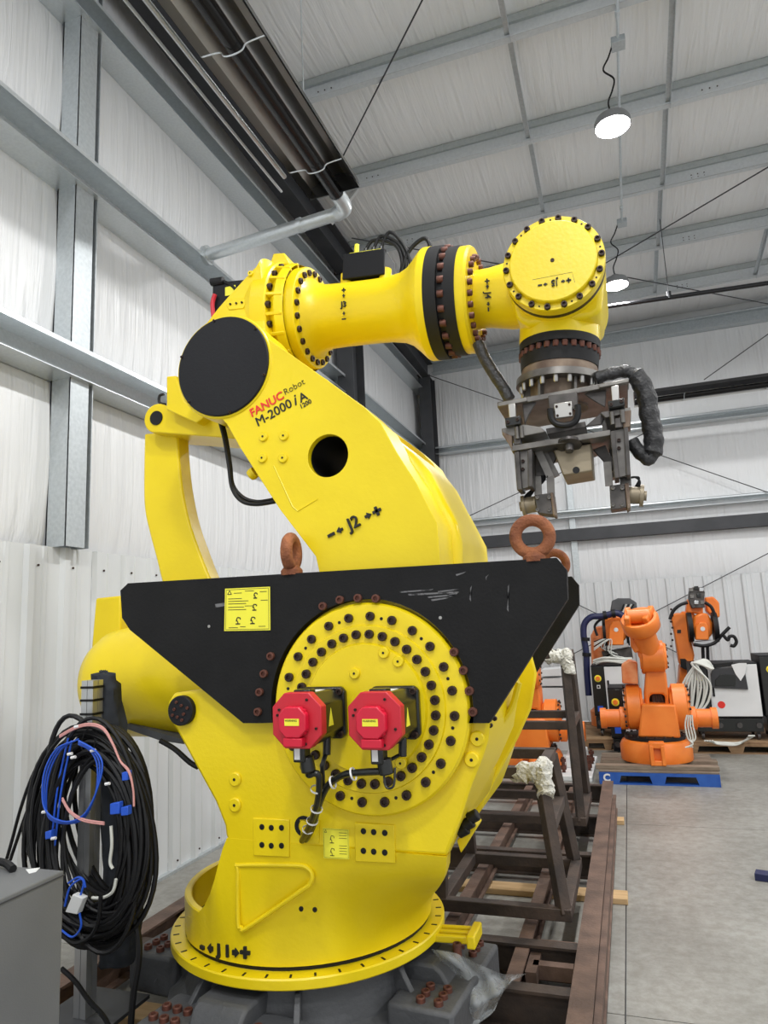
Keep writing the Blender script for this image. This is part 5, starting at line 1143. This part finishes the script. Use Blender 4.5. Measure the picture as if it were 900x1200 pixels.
coil('loose_cable', 'thin pale cables dangling beside the shoulder motor of the blue pallet robot', lambda k: PL([(805+2*k, 838), (803+3*k, 850), (806+3*k, 865), (812-1*k, 872), (803+3*k, 876)], Y=7.95+.02*k), 4, r=.008)
coil('loose_cable', 'pale cables lying in front of the white controller base', lambda k: [P(826+3*k, 868, Z=.20), P(835+2*k, 869+k, Z=.15), P(850+4*k, 870+k, Z=.148), P(868+2*k, 870-k, Z=.148), P(884-2*k, 862, Z=.25)], 4, r=.010)
# --- robot behind on the left: blue hose and grey motor head ----------------
t = thing('orange_robot', P(715, 775, Y=10.4)*1.0, 'orange robot folded behind the narrow controller with a navy hose', 'robot'); t.location.z = .14; MW[t.name] = Matrix.Translation(t.location); YQ = 10.95
cz = V((P(712, 760, Y=YQ).x, YQ+.1, 0))
obj('base', B().lathe([(.33, .14), (.33, .34), (.26, .4), (.24, .7), (0, .7)], (cz.x, cz.y, 0), (0, 0, 1), 32), 'orange', t)
sl('lower_arm', [(694, 800), (692, 745), (697, 735), (707, 733), (712, 745), (718, 770), (724, 800)], YQ-.05, .3, 'orange_worn', t, .02)
sl('forearm', [(705, 746), (706, 728), (716, 722), (730, 722), (736, 732), (734, 748), (726, 756), (712, 756)], YQ-.3, .3, 'orange', t, .025)
for x in (708.5, 735): 
    c_ = P(x, 740, Y=YQ-.2); obj('wrist_disc', B().cyl(c_-V((.02, 0, 0)), c_+V((.02, 0, 0)), .2, n=28), 'black_rubber', t)
hd_ = sl('wrist', [(713, 756), (714, 735), (718, 727), (727, 727), (731, 735), (731, 756)], YQ-.42, .12, 'orange', t, .015)
bolts(hd_, PL([(722, 738)], Y=YQ-.42), (0, -1, 0), .03, 'white', .004, 'sticker', 12, False)
sl('tool_plate', [(708, 757), (736, 754), (737, 758), (709, 761)], YQ-.4, .2, 'alu', t); sl('tool_block', [(705, 764), (740, 758), (742, 772), (708, 774)], YQ-.3, .2, 'tool_dark', t)
gm = sl('motor_head', [(715, 716), (717, 704), (724, 701), (738, 701), (746, 706), (747, 717)], YQ-.15, .3, 'cast_grey', t, .015)
for k in range(5): obj('air_tube', B().tube(spline(PL([(731+3*k, 708), (728+2.5*k, 716), (722+3*k, 722)], Y=YQ-.2), 5), .010, 6), 'white_cable' if k % 2 else 'black_rubber', t)
hose = obj('navy_hose', B().tube(spline(PL([(733, 724), (725, 719), (718, 719), (705, 722), (693, 723), (685, 731), (684, 745), (687, 765), (688, 790), (690, 815)], Y=YQ-.45), 6), .045, 14), 'navy', t)
for q in ((719, 719), (709, 721), (686, 749), (687.5, 767)):
    c_ = P(*q, Y=YQ-.45); obj('hose_clamp', B().lathe([(.06, -.025), (.06, .025)], c_, (1, 0, .1) if q[1] < 730 else (.1, 0, 1), 16), 'black_rubber', t)
obj('hose_loop', B().tube(spline(PL([(717, 722), (704, 726), (697, 734), (700, 745)], Y=YQ-.4), 6), .018, 8), 'black_rubber', t)
for k in range(6): obj('cable', B().tube(spline(PL([(696, 752+2*k), (706+2*k, 749), (702+3*k, 757+2*k), (716+4*k, 763+2*k), (708+3*k, 771)], Y=YQ-.35-.02*k), 5), .008, 6), 'white_cable' if k % 3 else 'black_rubber', t)
# --- robot behind on the right -------------------------------------------
t = thing('orange_robot', (P(812, 780, Y=10.9).x, 10.9, ZP), 'orange robot with raised arm and grey tool behind the white controller', 'robot'); YQ = 10.8; cx = P(812, 780, Y=10.9).x
obj('base', B().lathe([(.33, ZP), (.33, ZP+.2), (.26, ZP+.26), (.24, ZP+.6), (0, ZP+.6)], (cx, 10.9, 0), (0, 0, 1), 32), 'orange', t)
sl('shoulder', [(795, 815), (797, 780), (815, 776), (832, 780), (836, 815)], YQ-.1, .4, 'orange', t, .02)
la_ = sl('lower_arm', [(796, 778), (791, 745), (786, 722), (793, 718), (804, 719), (808, 740), (814, 768), (811, 784), (803, 784)], YQ-.2, .28, 'orange', t, .02)
sl('arm_mark', [(793.5, 738), (798, 738), (798, 742), (793.5, 742)], YQ-.202, -.004, 'print_black', la_, 0)
sl('arm_cover', [(797, 772), (803, 772), (810, 779), (806, 786), (798, 782)], YQ-.21, .05, 'black_rubber', t)
for k in range(7): c_ = P(787+1.6*(k % 2), 714+8*k*.9, Y=YQ-.2); bolts(t, [c_], (-1, 0, 0), .014, 'bolt_dark', .02)
sl('elbow', [(797, 722), (800, 716), (812, 718), (820, 726), (808, 732)], YQ-.15, .3, 'orange', t, .02)
for x in (808.5, 838): c_ = P(x, 735, Y=YQ-.3); obj('wrist_disc', B().cyl(c_-V((.03, 0, 0)), c_+V((.03, 0, 0)), .2, n=28), 'black_rubber', t)
fw_ = sl('forearm', [(811, 735), (814, 722), (822, 718), (830, 719), (835, 730), (835, 744), (828, 750), (816, 749)], YQ-.38, .3, 'orange', t, .03)
wr = sl('wrist', [(815, 750), (815, 734), (820, 729), (827, 729), (831, 735), (831, 750)], YQ-.46, .12, 'orange', t, .015)
bolts(wr, PL([(823.5, 737)], Y=YQ-.46), (0, -1, 0), .03, 'white', .004, 'sticker', 12, False)
sl('tool_flange', [(812, 752), (838, 750), (840, 756), (814, 758)], YQ-.4, .25, 'alu', t)
sl('upper_link', [(826, 700), (836, 699), (843, 706), (844, 723), (837, 725), (828, 716)], YQ-.1, .25, 'orange', t, .02)
sl('upper_block', [(804, 718), (806, 702), (814, 700), (824, 706), (824, 720)], YQ-.2, .25, 'orange', t, .02)
tk = sl('tool_head', [(807, 703), (808, 692), (812, 688), (823, 688), (826, 694), (825, 704), (826, 712), (811, 713)], YQ-.3, .2, 'tool_dark', t, .008)
for k, q in enumerate(((810, 691), (816, 689), (822, 691), (811, 699), (819, 698), (816, 706), (823, 706))): sl('tool_block', [(q[0]-2.5, q[1]-2), (q[0]+2.5, q[1]-2.3), (q[0]+2.5, q[1]+2), (q[0]-2.5, q[1]+2)], YQ-.32-.01*(k % 3), .06, ('tool_steel', 'black_gloss', 'alu')[k % 3], tk, .004)
for pts in ([(806, 706), (797, 709), (789, 716), (785, 726)], [(826, 706), (834, 712), (838, 724), (840, 736)], [(813, 755), (825, 757), (838, 753), (846, 744), (850, 740)], [(846, 744), (852, 738), (855, 735)], [(848, 745), (853, 750), (855, 746), (860, 746), (863, 752), (860, 757), (856, 756)]):
    obj('black_hose', B().tube(spline(PL(pts, Y=YQ-.42), 5), .022, 8), 'black_rubber', t)
for x in (823.5, 829): obj('cylinder_rod', B().cyl(P(x, 756, Y=YQ-.3), P(x+.8, 778, Y=YQ-.3), .022, n=10), 'black_rubber', t)
# --- crates and plate behind the tall trestle -------------------------------
YX = 9.7
cr_ = thing('carton_stack', (P(650, 850, Y=YX).x, YX+.25, 0), 'pale cartons under clear film behind the tall trestle', 'cartons')
sl('carton', [(630, 890), (632, 806), (666, 806), (668, 890)], YX, .5, 'white', cr_, .006); sl('carton', [(632, 804), (633, 795), (664, 794), (665, 804)], YX-.02, .45, 'white', cr_, .004)
sl('carton_flap', [(633, 793), (634, 785), (657, 783), (659, 792)], YX-.05, .4, 'white', cr_, .004)
text(cr_, 'HC40', P(660, 822, Y=YX-.002), (1, 0, 0), (0, 0, 1), .06, 'cast_grey', .003, 0, 'print') if False else None
ws = thing('white_base_plate', (P(680, 908, Z=0).x, 8.3, 0), 'white steel base plate with standing bolts beside the tall trestle', 'base plate')
q = [P(x, y, Z=.05) for x, y in ((655, 909), (694, 911), (700, 886), (660, 884))]
obj('plate', B().prism([V((p.x, p.y, 0)) for p in q], (0, 0, .05)), 'white', ws, .006)
q = [P(x, y, Z=.12) for x, y in ((663, 892), (684, 893), (689, 880), (668, 879))]
obj('raised_block', B().prism([V((p.x, p.y, .05)) for p in q], (0, 0, .12)), 'white', ws, .008)
for x, y in ((691, 903), (694, 895), (661, 905)):
    p = P(x, y, Z=.05); obj('anchor_bolt', B().cyl(p, p+V((0, 0, .16)), .018, n=10).cyl(p+V((0, 0, .03)), p+V((0, 0, .07)), .034, n=6).cyl(p+V((0, 0, .11)), p+V((0, 0, .14)), .034, n=6), 'bolt_rust', ws)
p = P(893, 1033, Z=0)
bx = thing('blue_tape_box', p, 'small blue box lying on the bare concrete floor', 'box')
M = Matrix.Rotation(-.25, 3, 'Z'); o = obj('box_shell', B().box(p+V((.05, .03, .022)), (.16, .09, .044), M), 'navy', bx, .003); obj('box_print', B().box(p+V((.06, -.016, .018)), (.05, .002, .02), M), 'print_white', bx)
